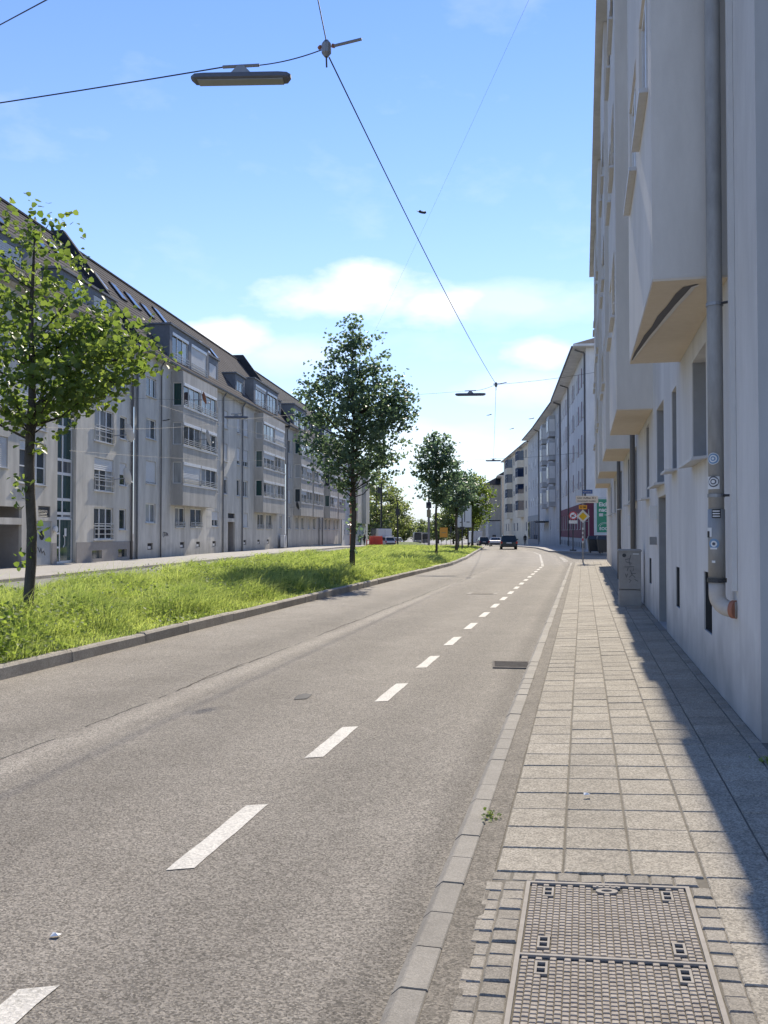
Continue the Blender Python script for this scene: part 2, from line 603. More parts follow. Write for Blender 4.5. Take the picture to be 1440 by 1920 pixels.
M['tail'] = plain('tail', (.45, .015, .015), .25)
M['headlamp'] = plain('headlamp', (.80, .80, .76), .15)
M['tram_body'] = plain('tram_body', (.42, .36, .27), .35, var=.04)
M['tram_dark'] = plain('tram_dark', (.035, .035, .038), .25)
M['container_red'] = plain('container_red', (.72, .085, .045), .5, var=.08)
M['sticker_blue'] = plain('sticker_blue', (.16, .28, .42), .4)
M['brass'] = plain('brass', (.30, .26, .14), .5)


def cloth_mat():
    m = bpy.data.materials.new('dark_clothes')
    m.use_nodes = True
    N, L = m.node_tree.nodes, m.node_tree.links
    tc = N.new('ShaderNodeTexCoord')
    sx = N.new('ShaderNodeSeparateXYZ')
    L.new(tc.outputs['Object'], sx.inputs[0])
    dv = N.new('ShaderNodeMath')
    dv.operation = 'DIVIDE'
    dv.inputs[1].default_value = 2.0
    L.new(sx.outputs[2], dv.inputs[0])
    rp = N.new('ShaderNodeValToRGB')
    rp.color_ramp.interpolation = 'CONSTANT'
    e = rp.color_ramp.elements
    e[0].position, e[0].color = 0, (.012, .012, .012, 1)
    e[1].position, e[1].color = .04, (.022, .025, .035, 1)
    for p, c in ((.45, (.014, .014, .018, 1)), (.755, (.35, .22, .16, 1)), (.80, (.03, .02, .015, 1))):
        k = e.new(p)
        k.color = c
    L.new(dv.outputs[0], rp.inputs[0])
    L.new(rp.outputs[0], N['Principled BSDF'].inputs['Base Color'])
    N['Principled BSDF'].inputs['Roughness'].default_value = .9
    return m


M['clothes'] = cloth_mat()


def road_mat():
    m = surf('asphalt_road', (.185, .165, .136), (.295, .267, .224), ((.35, .4), (1.8, .3), (9, .3)), .88, .9, 95, speck=(115, .5, 1.52), spec=.2, bdist=.006)
    N, L = m.node_tree.nodes, m.node_tree.links
    b = N['Principled BSDF']
    src = b.inputs['Base Color'].links[0].from_socket
    uv = N.new('ShaderNodeUVMap')
    sx = N.new('ShaderNodeSeparateXYZ')
    L.new(uv.outputs[0], sx.inputs[0])
    no = N.new('ShaderNodeTexNoise')
    no.inputs['Scale'].default_value = 1.1
    no.inputs['Detail'].default_value = 6
    geo = N.new('ShaderNodeNewGeometry')
    L.new(geo.outputs['Position'], no.inputs['Vector'])

    def m2(op, a, bb, cc=None, clamp=False):
        n = N.new('ShaderNodeMath')
        n.operation = op
        n.use_clamp = clamp
        for i, v in enumerate((a, bb, cc)):
            if v is None:
                continue
            if isinstance(v, (int, float)):
                n.inputs[i].default_value = v
            else:
                L.new(v, n.inputs[i])
        return n.outputs[0]
    t = m2('ADD', sx.outputs[0], m2('MULTIPLY', m2('SUBTRACT', no.outputs['Fac'], .5), .22))

    def band(c, hw, soft):
        return m2('SUBTRACT', 1.0, m2('DIVIDE', m2('SUBTRACT', m2('ABSOLUTE', m2('SUBTRACT', t, c), 0), hw), soft), None, True)
    fade = m2('SUBTRACT', 1.0, m2('DIVIDE', m2('SUBTRACT', sx.outputs[1], 18.0), 26.0), None, True)
    seam = m2('MULTIPLY', m2('MULTIPLY', band(-4.12, .05, .14), .26), fade)
    crack = m2('MULTIPLY', band(-4.30, .004, .012), m2('GREATER_THAN', no.outputs['Fac'], .47))
    track = m2('ADD', m2('MULTIPLY', band(-3.3, .2, .5), -.13), m2('MULTIPLY', band(-1.55, .15, .45), -.13))
    track = m2('ADD', track, m2('MULTIPLY', band(-4.75, .1, .4), -.14))
    gut = m2('MULTIPLY', band(-.78, .03, .18), -.24)
    left = m2('MULTIPLY', band(-6.3, .3, .8), .12)
    tot = m2('ADD', m2('ADD', seam, m2('MULTIPLY', crack, -.7)), m2('ADD', m2('ADD', track, gut), left))
    fac = m2('ADD', 1.0, tot)
    mx = N.new('ShaderNodeMixRGB')
    mx.blend_type = 'MULTIPLY'
    mx.inputs[0].default_value = 1
    cb = N.new('ShaderNodeCombineXYZ')
    for i in range(3):
        L.new(fac, cb.inputs[i])
    L.new(src, mx.inputs[1])
    L.new(cb.outputs[0], mx.inputs[2])
    L.new(mx.outputs[0], b.inputs['Base Color'])
    return m


M['road'] = road_mat()


def weather(m, streak=.22, splash=.25, zs=.55, sc=2.2):
    # rain streaks, blotches and splash dirt with ragged edges
    N, L = m.node_tree.nodes, m.node_tree.links
    b = N['Principled BSDF']
    src = b.inputs['Base Color'].links[0].from_socket
    geo = N.new('ShaderNodeNewGeometry')
    mp = N.new('ShaderNodeMapping')
    mp.inputs['Scale'].default_value = (1, 1, .22)
    L.new(geo.outputs['Position'], mp.inputs[0])
    n1 = N.new('ShaderNodeTexNoise')
    n1.inputs['Scale'].default_value = sc
    n1.inputs['Detail'].default_value = 7
    n1.inputs['Roughness'].default_value = .65
    L.new(mp.outputs[0], n1.inputs['Vector'])
    r1 = N.new('ShaderNodeMapRange')
    r1.inputs[1].default_value = .42
    r1.inputs[2].default_value = .62
    r1.inputs[3].default_value = 1 - streak
    r1.inputs[4].default_value = 1
    L.new(n1.outputs['Fac'], r1.inputs[0])
    n2 = N.new('ShaderNodeTexNoise')
    n2.inputs['Scale'].default_value = 1.6
    n2.inputs['Detail'].default_value = 8
    L.new(geo.outputs['Position'], n2.inputs['Vector'])
    sx = N.new('ShaderNodeSeparateXYZ')
    L.new(geo.outputs['Position'], sx.inputs[0])
    ad = N.new('ShaderNodeMath')
    ad.operation = 'MULTIPLY_ADD'
    ad.inputs[1].default_value = -1.6 * zs
    L.new(n2.outputs['Fac'], ad.inputs[0])
    L.new(sx.outputs[2], ad.inputs[2])
    r2 = N.new('ShaderNodeMapRange')
    r2.inputs[1].default_value = -.7 * zs
    r2.inputs[2].default_value = .25 * zs
    r2.inputs[3].default_value = 1 - splash
    r2.inputs[4].default_value = 1
    L.new(ad.outputs[0], r2.inputs[0])
    mu = N.new('ShaderNodeMath')
    mu.operation = 'MULTIPLY'
    L.new(r1.outputs[0], mu.inputs[0])
    L.new(r2.outputs[0], mu.inputs[1])
    mx = N.new('ShaderNodeMixRGB')
    mx.blend_type = 'MULTIPLY'
    mx.inputs[0].default_value = 1
    cb = N.new('ShaderNodeCombineXYZ')
    for i in range(3):
        L.new(mu.outputs[0], cb.inputs[i])
    L.new(src, mx.inputs[1])
    L.new(cb.outputs[0], mx.inputs[2])
    L.new(mx.outputs[0], b.inputs['Base Color'])


weather(M['wall_near'], .14, .40, .75, 1.1)
weather(M['bay_near'], .12, .0, .75, 1.1)
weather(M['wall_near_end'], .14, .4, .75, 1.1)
for q_ in ('wall_l1', 'wall_l2', 'bay_l2', 'wall_l3'):
    weather(M[q_], .22, .3, .9, 1.3)
for q_ in ('wall_pale', 'wall_bluegrey', 'wall_cream', 'wall_beige'):
    weather(M[q_], .16, .2, 1.0, .9)
# ================================================================== SETTING: ground, roads, pavements
ROADZ = -0.12


def strip(name, mat, ds, left, right, zf, ncol=6, uv=False):
    v, f, uvs = [], [], []
    for d in ds:
        a, b = left(d), right(d)
        for k in range(ncol + 1):
            x = a + (b - a) * k / ncol
            v.append((x, d, zf(d)))
            uvs.append((x * ca - d * sa if d < 45 else (x - XR(d)) * ca - 0.67, d))
    n = ncol + 1
    for i in range(len(ds) - 1):
        for k in range(ncol):
            f.append((i * n + k, i * n + k + 1, (i + 1) * n + k + 1, (i + 1) * n + k))
    me = bpy.data.meshes.new(name)
    me.from_pydata(v, [], f)
    me.materials.append(mat)
    if uv:
        ul = me.uv_layers.new(name='UVMap')
        for p in me.polygons:
            for li in p.loop_indices:
                ul.data[li].uv = uvs[me.loops[li].vertex_index]
    return obj(name, me)


gd = [-300, -60, 0, 40, 95, 130, 180, 250, 400, 900, 3000]
structure(strip('ground', M['asphalt_ground'], gd, lambda d: -2500, lambda d: 2500, lambda d: gz(min(d, 420)) - 0.17, 1))
rd = list(range(-8, 100, 2)) + list(range(100, 330, 8))
structure(strip('road', M['road'], rd, lambda d: XL(d) + .002 if d < 96 else XL(97) + (d - 97) * .02, lambda d: XR(d) + 0.02, lambda d: gz(d) + ROADZ, 12, True))
structure(strip('side_street', M['asphalt_strip'], [47, 60, 82], lambda d: XR(d) - .3, lambda d: 60, lambda d: ROADZ - 0.006, 4))
structure(strip('left_road', M['asphalt_ground'], list(range(-8, 180, 6)), lambda d: FL(d, 4.7), lambda d: ML(d) + .1 if d < 97 else ML(97) + .1 + (d - 97) * .1, lambda d: gz(d) + ROADZ, 4))
lp = structure(strip('left_pavement', M['left_pave'], list(range(-8, 180, 6)), lambda d: FL(d, -.3), lambda d: FL(d, 4.6), lambda d: gz(d), 3))
# kerb of the left pavement, one-metre stones
lk = structure(obj('left_kerb', None))
km = MB().cbox(0, 1, -.075, .075, -.16, 0.006, .015).mesh('kerb_stone', M['kerb_old'])
d = 14.0
while d < 120:
    L_ = 2.0
    p = Vector((FL(d, 4.68), d, gz(d)))
    obj('kerb_stone', km, lk, p, (0, 0, R(90) - math.atan(.1238)), (L_ - .012, 1, 1))
    d += L_ * .9924

# far pavement in front of the distant block, with its corner
fp = MB()
fpts = []
for d in [69.5, 71, 73, 76, 80, 86, 92, 100, 110, 125, 140, 160, 185, 215, 320]:
    fpts.append((XR(d) + (0.0 if d >= 76 else (76 - d) ** 1.6 * .30), d))
top = [(x, d, gz(d)) for x, d in fpts] + [(60, d, gz(d)) for x, d in fpts]
n = len(fpts)
fp.add(top, [(i, n + i, n + i + 1, i + 1) for i in range(n - 1)])
fp.add([(x, d, gz(d)) for x, d in fpts] + [(x, d, gz(d) - .18) for x, d in fpts], [(i, i + 1, n + i + 1, n + i) for i in range(n - 1)])
fp.quad((fpts[0][0], 69.5, 0), (60, 69.5, 0), (60, 69.5, -.18), (fpts[0][0], 69.5, -.18))
structure(fp.build('far_pavement', M['left_pave']))

# lane line: 1 m dashes of the cycle lane, following the road
dash_root = structure(obj('lane_marking', None))
s = 4.16 - 2.27


def lane_pt(s_):
    d_ = s_ * ca + 2.0 * sa
    if d_ < 45:
        return W(-2.01, s_, ROADZ + .004)
    return Vector((XR(d_) - 1.36, d_, gz(d_) + ROADZ + .004))


k = 0
while s < 76:
    a, b = lane_pt(s), lane_pt(s + 1.08)
    u = (b - a).normalized()
    w = Vector((u.y, -u.x, 0)) * .065
    mb = MB()
    nseg = 8 if s < 14 else 2
    L_, Rr = [], []
    for q in range(nseg + 1):
        c_ = a + (b - a) * (q / nseg)
        j = .004 if s < 14 else 0
        L_.append(c_ - w * (1 + random.uniform(-j, j) * 15) - u * .03)
        Rr.append(c_ + w * (1 + random.uniform(-j, j) * 15) + u * .03)
    for q in range(nseg):
        mb.quad(L_[q], Rr[q], Rr[q + 1], L_[q + 1])
    mb.build('dash', M['paint'], dash_root)
    s += 2.27
    k += 1
# broad blocks of the crossing cycle track at the side street
for i in range(4):
    x0 = XR(52 + i * 2.6) + .1
    d0 = 52 + i * 2.6
    MB().quad((x0 - .18, d0, ROADZ + .004), (x0 + .12, d0 + .06, ROADZ + .004), (x0 + .26, d0 + .8, ROADZ + .004), (x0 - .04, d0 + .74, ROADZ + .004)).build('dash', M['paint'], dash_root)

# ------------------------------------------------------------------ right pavement (tilted street frame)
S_END = 49.6
T_SL0, T_WALL = -0.42, 1.28
prot = (0, -math.atan(TILT), -A)
ploc = (0, 0, -0.01)
pv = structure(MB().quad((-.56, -3, -.009), (T_WALL + .5, -3, -.009), (T_WALL + .5, S_END, -.009), (-.56, S_END, -.009)).build('pavement', M['pave_joint'], None, ploc, prot))
st = MB()
st.box(-.548, T_SL0 - .004, -3, S_END, -.05, -.004)
st.build('asphalt_strip', M['asphalt_strip'], pv)
SW, SLn = .32, .325
slab_mesh = MB().cbox(-SW / 2 + .005, SW / 2 - .005, -SLn / 2 + .005, SLn / 2 - .005, -.03, 0, .005).mesh('slab', M['slab'])
slabs_far = MB()
cands = []
for c in range(5):
    off = [0, .0, .0, .0, .0][c]
    for r in range(150):
        s = 4.44 + r * SLn
        if s > S_END - .2:
            break
        sft = [0, .16, .0, .16, .0][c]
        if s > 7.0:
            if sft and s - SLn <= 7.0:
                MB().cbox(-SW / 2 + .005, SW / 2 - .005, -sft / 2 + .005, sft / 2 - .005, -.03, 0, .005).build('slab', M['slab'], pv, (T_SL0 + SW * (c + .5), s - SLn / 2 + sft / 2, 0))
            s += sft
        cands.append((s, T_SL0 + SW * (c + .5)))
for r in range(12):     # to the right of the chamber cover
    for c in (3, 4):
        cands.append((4.44 - (r + 1) * SLn, T_SL0 + SW * (c + .5)))
cands.sort()
for i, (s, t) in enumerate(cands):
    if i < 292:
        obj('slab', slab_mesh, pv, (t, s, random.uniform(-.0025, .0015)), (random.uniform(-.006, .006), random.uniform(-.006, .006), random.uniform(-.006, .006)))
    else:
        dz_ = random.uniform(-.002, .001)
        slabs_far.cbox(t - SW / 2 + .005, t + SW / 2 - .005, s - SLn / 2 + .005, s + SLn / 2 - .005, -.03, dz_, .005)
tag(slabs_far.build('slab', M['slab'], pv), None, kind='stuff')
# narrow stones along the wall
wc = structure(obj('wall_edging', None, None, ploc, prot))
cob = [MB().cbox(-.045, .045, -l / 2, l / 2, -.04, 0, .008).mesh('cobble', M['cobble']) for l in (.11, .15, .19)]
s, k = 1.2, 0
while s < 22:
    q = random.randrange(3)
    l = (.11, .15, .19)[q]
    obj('cobble', cob[q], wc, (T_WALL - .048, s + l / 2, random.uniform(-.006, .002)), (random.uniform(-.02, .02), random.uniform(-.03, .03), random.uniform(-.04, .04)))
    s += l + .012
rest = MB()
while s < S_END - .3:
    rest.cbox(T_WALL - .093, T_WALL - .003, s, s + .17, -.04, 0, .008)
    s += .182
tag(rest.build('cobble', M['cobble'], wc), None, kind='stuff')
# small setts framing the chamber cover
CT0, CT1, CS0, CS1 = -.245, .438, 2.74, 4.14
se = structure(obj('sett_border', None, None, ploc, prot))
MB().box(-.455, CT0 - .02, 1.6, 4.27, -.05, -.008).build('joint_sand', M['pave_joint'], se)
MB().box(CT0 - .02, .535, 4.16, 4.27, -.05, -.008).build('joint_sand', M['pave_joint'], se)
MB().box(CT1 + .02, .535, 1.6, 4.16, -.05, -.008).build('joint_sand', M['pave_joint'], se)
sett = [MB().cbox(-a / 2, a / 2, -b / 2, b / 2, -.05, 0, .007).mesh('sett', M['cobble']) for a, b in ((.1, .1), (.082, .1), (.092, .092))]


def put_sett(t, s, q=0):
    obj('sett', sett[q], se, (t, s, random.uniform(-.006, .001)), (random.uniform(-.03, .03), random.uniform(-.03, .03), random.uniform(-.05, .05)))


t = T_SL0 - .02 + .05
while t < .53:
    put_sett(t, CS1 + .085)
    t += .105
s = CS1 + .0
while s > 1.7:
    put_sett(CT0 - .072, s - .03)
    put_sett(CT0 - .165, s - .045, 1)
    put_sett(CT1 + .066, s - .035, 2 if random.random() < .6 else 1)
    s -= .104
s = 2.68
while s > 1.7:
    for t in np.arange(CT0, CT1 + .05, .105):
        put_sett(float(t), s)
    s -= .104

# ------------------------------------------------------------------ near kerb
kr = structure(obj('kerb', None))


def kerb_profile(L, mat, h=.13, w=.135):
    mb = MB()
    prof = [(-w, -h), (-w, -.032), (-w + .03, -.004), (-w + .038, 0), (-.006, 0), (0, -.006), (0, -h)]
    mb.prism(prof, 'y', .005, L - .005)
    return mb.mesh('kerb_stone', mat)


k33, k100 = kerb_profile(.325, M['kerb']), kerb_profile(1.0, M['kerb'])
KT = -.55
s = 1.5
while s < S_END - 1.6:
    small = s < 11.2
    p = PV(KT, s, 0)
    o = obj('kerb_stone', k33 if small else k100, kr, p, (random.uniform(-.004, .004), 0, -A + random.uniform(-.006, .006)))
    o.location.z += random.uniform(-.004, .003)
    s += .325 if small else 1.0
# the rounded corner into the side street
cx, cs, cr = KT + 1.25, s, 1.25
for i in range(5):
    a0 = math.pi - i * math.pi / 10
    p0 = (cx + cr * math.cos(a0), cs + cr * math.sin(a0))
    o = obj('kerb_stone', kerb_profile(cr * math.pi / 10, M['kerb']), kr, PV(p0[0], p0[1], 0), (0, 0, -A - (i + .5) * math.pi / 10))
s2 = cs + cr
t = cx
while t < 1.4:
    o = obj('kerb_stone', kerb_profile(.6, M['kerb']), kr, PV(t, s2, 0), (0, 0, -A - math.pi / 2))
    t += .6
# ------------------------------------------------------------------ chamber cover
mc = thing('chamber_cover', 'large rectangular two-part iron chamber cover in the pavement', 'manhole cover', PV((CT0 + CT1) / 2, (CS0 + CS1) / 2, 0), prot)
hw, hl = (CT1 - CT0) / 2, (CS1 - CS0) / 2
fr = MB()
fr.box(-hw - .018, -hw, -hl - .018, hl + .018, -.05, .002)
fr.box(hw, hw + .018, -hl - .018, hl + .018, -.05, .002)
fr.box(-hw, hw, hl, hl + .018, -.05, .002)
fr.box(-hw, hw, -hl - .018, -hl, -.05, .002)
fr.box(-hw, hw, -.007, .007, -.05, .0015)
fr.build('frame', M['cover_rim'], mc)
NX, NY = 25, 25
for half in (0, 1):
    y0, y1 = (.009, hl - .002) if half == 0 else (-hl + .002, -.009)
    pl = MB().box(-hw + .002, hw - .002, y0, y1, -.03, -.009).build('cover_plate', M['cover_base'], mc)
    tiles, socks = MB(), []
    px_, py_ = (2 * hw - .012) / NX, (y1 - y0 - .006) / NY
    holes = [(-hw + .085, y1 - .09), (hw - .085, y1 - .09), (-hw + .085, y0 + .10), (hw - .085, y0 + .10)]
    if half == 0:
        holes.append((0.0, y1 - .05))
    for i in range(NX):
        for j in range(NY):
            x = -hw + .006 + (i + .5) * px_
            y = y0 + .003 + (j + .5) * py_ + (.006 if i % 2 else 0)
            if any(abs(x - hx) < (.03 if hx else .07) and abs(y - hy) < (.058 if hx else .045) for hx, hy in holes):
                continue
            if y + py_ * .4 > y1:
                continue
            tiles.cbox(x - px_ * .44, x + px_ * .44, y - py_ * .39, y + py_ * .39, -.0095, random.uniform(-.0012, .0004), .0025)
    tag(tiles.build('tread_pattern', M['cover_iron'], pl), None, kind='stuff')
    for hx, hy in holes:
        sb = MB()
        if hx:
            a, b, w_ = .024, .05, .009
            sb.box(hx - a, hx - a + w_, hy - b, hy + b, -.012, .001)
            sb.box(hx + a - w_, hx + a, hy - b, hy + b, -.012, .001)
            for yy_ in (hy - b, hy - .006, hy + b - .011):
                sb.box(hx - a + w_, hx + a - w_, yy_, yy_ + .011, -.012, .0008)
        else:
            for k in range(16):
                a0, a1 = k * math.pi / 8, (k + 1) * math.pi / 8
                pts = [(hx + r_ * 1.35 * math.cos(q), hy - .01 + r_ * .75 * math.sin(q)) for q in (a0, a1) for r_ in (.018, .036)]
                sb.add([(x, y, .001) for x, y in pts] + [(x, y, -.012) for x, y in pts], [(0, 1, 3, 2), (0, 2, 6, 4), (1, 5, 7, 3)])
            sb.box(hx - .06, hx + .06, hy + .028, hy + .042, -.012, .001)
            for k in range(4):
                sb.box(hx - .045 + k * .028, hx - .035 + k * .028, hy + .030, hy + .040, .001, .004)
        sb.build('lifting_socket', M['cover_rim'], pl)

# gutter drain
dp = W(-.69, 11.45, ROADZ + .004)
dr = thing('gutter_drain', 'rectangular iron drain grate at the kerb', 'drain', dp, (0, 0, -A + R(6)))
g = MB()
g.box(-.46, .02, -.16, -.135, -.03, .012)
g.box(-.46, .02, .135, .16, -.03, .012)
g.box(-.46, -.435, -.135, .135, -.03, .012)
g.box(-.005, .02, -.135, .135, -.03, .012)
g.build('frame', M['grate'], dr)
MB().quad((-.435, -.135, .001), (-.005, -.135, .001), (-.005, .135, .001), (-.435, .135, .001)).build('sump', M['dark'], dr)
for i in range(7):
    y = -.115 + i * .038
    MB().box(-.435, -.005, y - .008, y + .008, .002, .010).build('bar', M['grate'], dr)

dr.scale = (1, 1.75, 1)
# utility covers in the carriageway and a small flat dark spot
for (t_, s_, lab) in ((-2.75, 24.6, 'small worn square valve cover beside the lane dashes'),):
    vc = thing('valve_cover', lab, 'valve cover', W(t_, s_, ROADZ + .002), (0, 0, -A))
    MB().box(-.42, .42, -.38, .38, 0, .004).build('surround', M['kerb'], vc)
    MB().box(-.30, .30, -.27, .27, .004, .008).build('lid', M['asphalt_strip'], vc)
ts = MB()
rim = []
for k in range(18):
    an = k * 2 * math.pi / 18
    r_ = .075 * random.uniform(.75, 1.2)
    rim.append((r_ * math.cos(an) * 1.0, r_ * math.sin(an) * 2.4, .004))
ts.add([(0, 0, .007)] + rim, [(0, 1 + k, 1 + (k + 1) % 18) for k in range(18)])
tag(ts.build('dark_spot', M['dark'], None, at(568, 1304, 9.2) * 1 + Vector((0, 0, 0)), (0, 0, -A)), 'small round black spot on the carriageway asphalt', 'tar spot').location.z = ROADZ + .002

# sealed cracks in the asphalt, part of the road
road_o = bpy.data.objects['road']


def crack(s0, s1, t0, amp, w):
    mb, s_, t_ = MB(), s0, t0
    pl_, pr_ = [], []
    while s_ < s1:
        t_ += random.uniform(-amp, amp)
        t_ += (t0 - t_) * .15
        ww = w * random.uniform(.35, 1.2)
        pl_.append(W(t_ - ww, s_, ROADZ + .003))
        pr_.append(W(t_ + ww, s_, ROADZ + .003))
        s_ += random.uniform(.08, .22)
    for i_ in range(len(pl_) - 1):
        mb.quad(pl_[i_], pr_[i_], pr_[i_ + 1], pl_[i_ + 1])
    mb.build('crack', M['cover_base'], road_o)


crack(8.8, 11.6, -4.33, .03, .006)
crack(14.5, 24.0, -4.30, .03, .007)

# ------------------------------------------------------------------ median
md = [-6 + i * 2 for i in range(52)] + [97.5]


def med_z(d, u):
    u = min(max(u, 0), 1)
    k_ = .27 - .17 * min(max((d - 35) / 40, 0), 1)
    return gz(d) + (.01 + k_ * (1 - u) ** .9 if u > .02 else -.16)


v, f = [], []
NCm = 24
for d in md:
    a, b = ML(d), XL(min(d, 97)) - .13
    for k in range(NCm + 1):
        v.append((a + (b - a) * k / NCm, d, med_z(d, k / NCm)))
for i in range(len(md) - 1):
    for k in range(NCm):
        q = i * (NCm + 1) + k
        f.append((q, q + 1, q + NCm + 2, q + NCm + 1))
mm = bpy.data.meshes.new('median')
mm.from_pydata(v, [], f)
mm.materials.append(M['soil'])
structure(obj('median', mm))
mk = structure(obj('median_kerb', None))
d = 5.0
ksm = {}
while d < 96.5:
    L_ = random.choice((1.0, 1.5, 1.8, 2.0)) if d < 30 else 1.5
    p0 = Vector((XL(d), d, 0))
    p1 = Vector((XL(d + L_), d + L_, 0))
    u = (p1 - p0)
    u.normalize()
    key = round(L_, 2)
    if key not in ksm:
        mb = MB()
        prof = [(-.15, -.2), (-.15, .04), (-.14, .05), (-.03, .05), (0, .022), (.006, -.2)]
        nn = 6
        for q in range(nn):
            pass
        mb.prism(prof, 'y', .009, L_ - .009)
        ksm[key] = mb.mesh('kerb_stone', M['kerb_old'])
    o = obj('kerb_stone', ksm[key], mk, (p0.x, d, gz(d) - .0 + random.uniform(-.012, .008)), (random.uniform(-.006, .006), random.uniform(-.02, .02), -math.atan2(u.x, u.y) + random.uniform(-.006, .006)))
    d += L_ * u.y
# nose of the island
for i in range(6):
    x = XL(96.5) - .2 - i * 2
    o = obj('kerb_stone', ksm[1.5], mk, (x, 97.5, gz(97)), (0, 0, R(90)), (1, 1.32, 1))

# grass blades: nobody could count them
def blades(n, dlo, dhi, hlo, hhi, wlo, whi, lean, power=1.0):
    d_ = dlo + (dhi - dlo) * rng.random(n) ** power
    u = rng.random(n)
    a = -9.2 + .08 * d_
    b = np.interp(d_, [-10, 45, 56, 67.3, 90.5, 97], [-9.05, 3.46, 5.3, 6.9, 10.2, 11.1]) - .13
    x = a + (b - a) * u
    # tufts: pull towards a coarse lattice of centres
    z = -np.maximum(0, d_ - 95) * .0105 + .01 + (.27 - .17 * np.clip((d_ - 35) / 40, 0, 1)) * (1 - u) ** .9 * np.clip(u / .04, .2, 1)
    patch = .5 + .5 * np.sin(x * 2.3 + 1.7 * np.sin(d_ * .9)) * np.sin(d_ * 1.7 + 1.3 * np.sin(x * 1.1))
    edge = np.clip((1 - u) * (b - a) / .7, .38, 1)
    h = (hlo + (hhi - hlo) * rng.random(n) ** 1.3) * (.35 + .85 * patch) * edge
    w = wlo + (whi - wlo) * rng.random(n)
    th = rng.random(n) * 2 * np.pi
    la = rng.normal(.35, .5, n)          # a breeze from the left
    lb = rng.normal(-.15, .45, n)
    P = np.zeros((n, 6, 3), dtype=np.float32)
    wx, wy = np.cos(th) * w, np.sin(th) * w
    P[:, 0] = np.stack([x - wx, d_ - wy, z - .01], 1)
    P[:, 1] = np.stack([x + wx, d_ + wy, z - .01], 1)
    mx, my = la * h * .28 * lean, lb * h * .28 * lean
    P[:, 2] = np.stack([x + wx * .8 + mx, d_ + wy * .8 + my, z + h * .6], 1)
    P[:, 3] = np.stack([x - wx * .8 + mx, d_ - wy * .8 + my, z + h * .6], 1)
    tx, ty = la * h * .95 * lean, lb * h * .95 * lean
    P[:, 4] = np.stack([x + wx * .12 + tx, d_ + wy * .12 + ty, z + h * (1 - .18 * lean)], 1)
    P[:, 5] = np.stack([x - wx * .12 + tx, d_ - wy * .12 + ty, z + h * (1 - .18 * lean)], 1)
    return P.reshape(-1, 3)


parts_ = [blades(100000, 8.5, 26, .12, .54, .0035, .008, 1.35, 1.1), blades(6000, 8.5, 30, .45, .80, .003, .005, .8, 1.1), blades(66000, 26, 52, .16, .6, .008, .017, 1.2), blades(42000, 52, 97, .10, .28, .018, .034, .9)]
V = np.concatenate(parts_)
nb = len(V) // 6
base = np.arange(nb)[:, None] * 6
Q = np.concatenate([base + np.array([0, 1, 2, 3]), base + np.array([3, 2, 4, 5])])
tag(obj('grass', np_mesh('grass', V, Q, M['grass'])), 'long unmown grass covering the median strip', 'grass', kind='stuff')


def leaf_cloud(pos, size, nrm_up=.3, droop=0.0):
    """heart shaped, folded leaves at the given points -> verts, quads"""
    n = len(pos)
    base = np.array([(0, 0, 0), (.52, .22, .10), (.40, .72, .08), (0, 1.05, -.06), (-.40, .72, .08), (-.52, .22, .10)], dtype=np.float32)
    nz = rng.normal(0, 1, (n, 3))
    nz[:, 2] = np.abs(nz[:, 2]) + nrm_up
    nz /= np.linalg.norm(nz, axis=1)[:, None]
    ax = rng.normal(0, 1, (n, 3))
    ax[:, 2] -= droop
    ax -= nz * np.sum(ax * nz, 1)[:, None]
    ax /= np.linalg.norm(ax, axis=1)[:, None]
    bx = np.cross(ax, nz)
    s_ = (size * rng.uniform(.6, 1.25, n))[:, None, None]
    P = (base[None, :, 0:1] * bx[:, None, :] + base[None, :, 1:2] * ax[:, None, :] + base[None, :, 2:3] * nz[:, None, :]) * s_ + pos[:, None, :]
    b0 = np.arange(n)[:, None] * 6
    return P.reshape(-1, 3), np.concatenate([b0 + np.array([0, 1, 2, 3]), b0 + np.array([0, 3, 4, 5])])


# broad-leaved weeds between the grass, densest at the near end
nw = 32000
wd = 8.2 + 34 * rng.random(nw) ** 1.7
wu = rng.random(nw)
wa, wb = -9.2 + .08 * wd, np.interp(wd, [-10, 45], [-9.05, 3.46]) - .1
wx_ = wa + (wb - wa) * wu
pat = np.sin(wx_ * 1.9 + 2) * np.sin(wd * 1.3) + .9 * (wd < 12.0)
keep = pat > .1
wz = .02 + .27 * (1 - wu) ** .9 * np.clip(wu / .04, .2, 1) + rng.random(nw) ** 1.4 * np.where(wd < 12, .5, .42) * np.clip((1 - wu) * 4, .25, 1)
P_, Q_ = leaf_cloud(np.stack([wx_, wd, wz], 1)[keep], .05, .6)
cxw = rng.normal(0, .42, (4200, 3)) * np.array([1, 1.5, .45]) + np.array([-5.15, 9.9, .22])
cxw[:, 2] = np.abs(cxw[:, 2]) + .05
cxw = cxw[cxw[:, 0] < np.interp(cxw[:, 1], [-10, 45], [-9.05, 3.46]) - .24]
P2, Q2 = leaf_cloud(cxw, .06, .6)
Q_ = np.concatenate([Q_, Q2 + len(P_)])
P_ = np.concatenate([P_, P2])
tag(obj('weeds', np_mesh('weeds', P_, Q_, M['weed'])), 'broad leaved weeds tangled among the median grass', 'weeds', kind='stuff')
fl = MB()
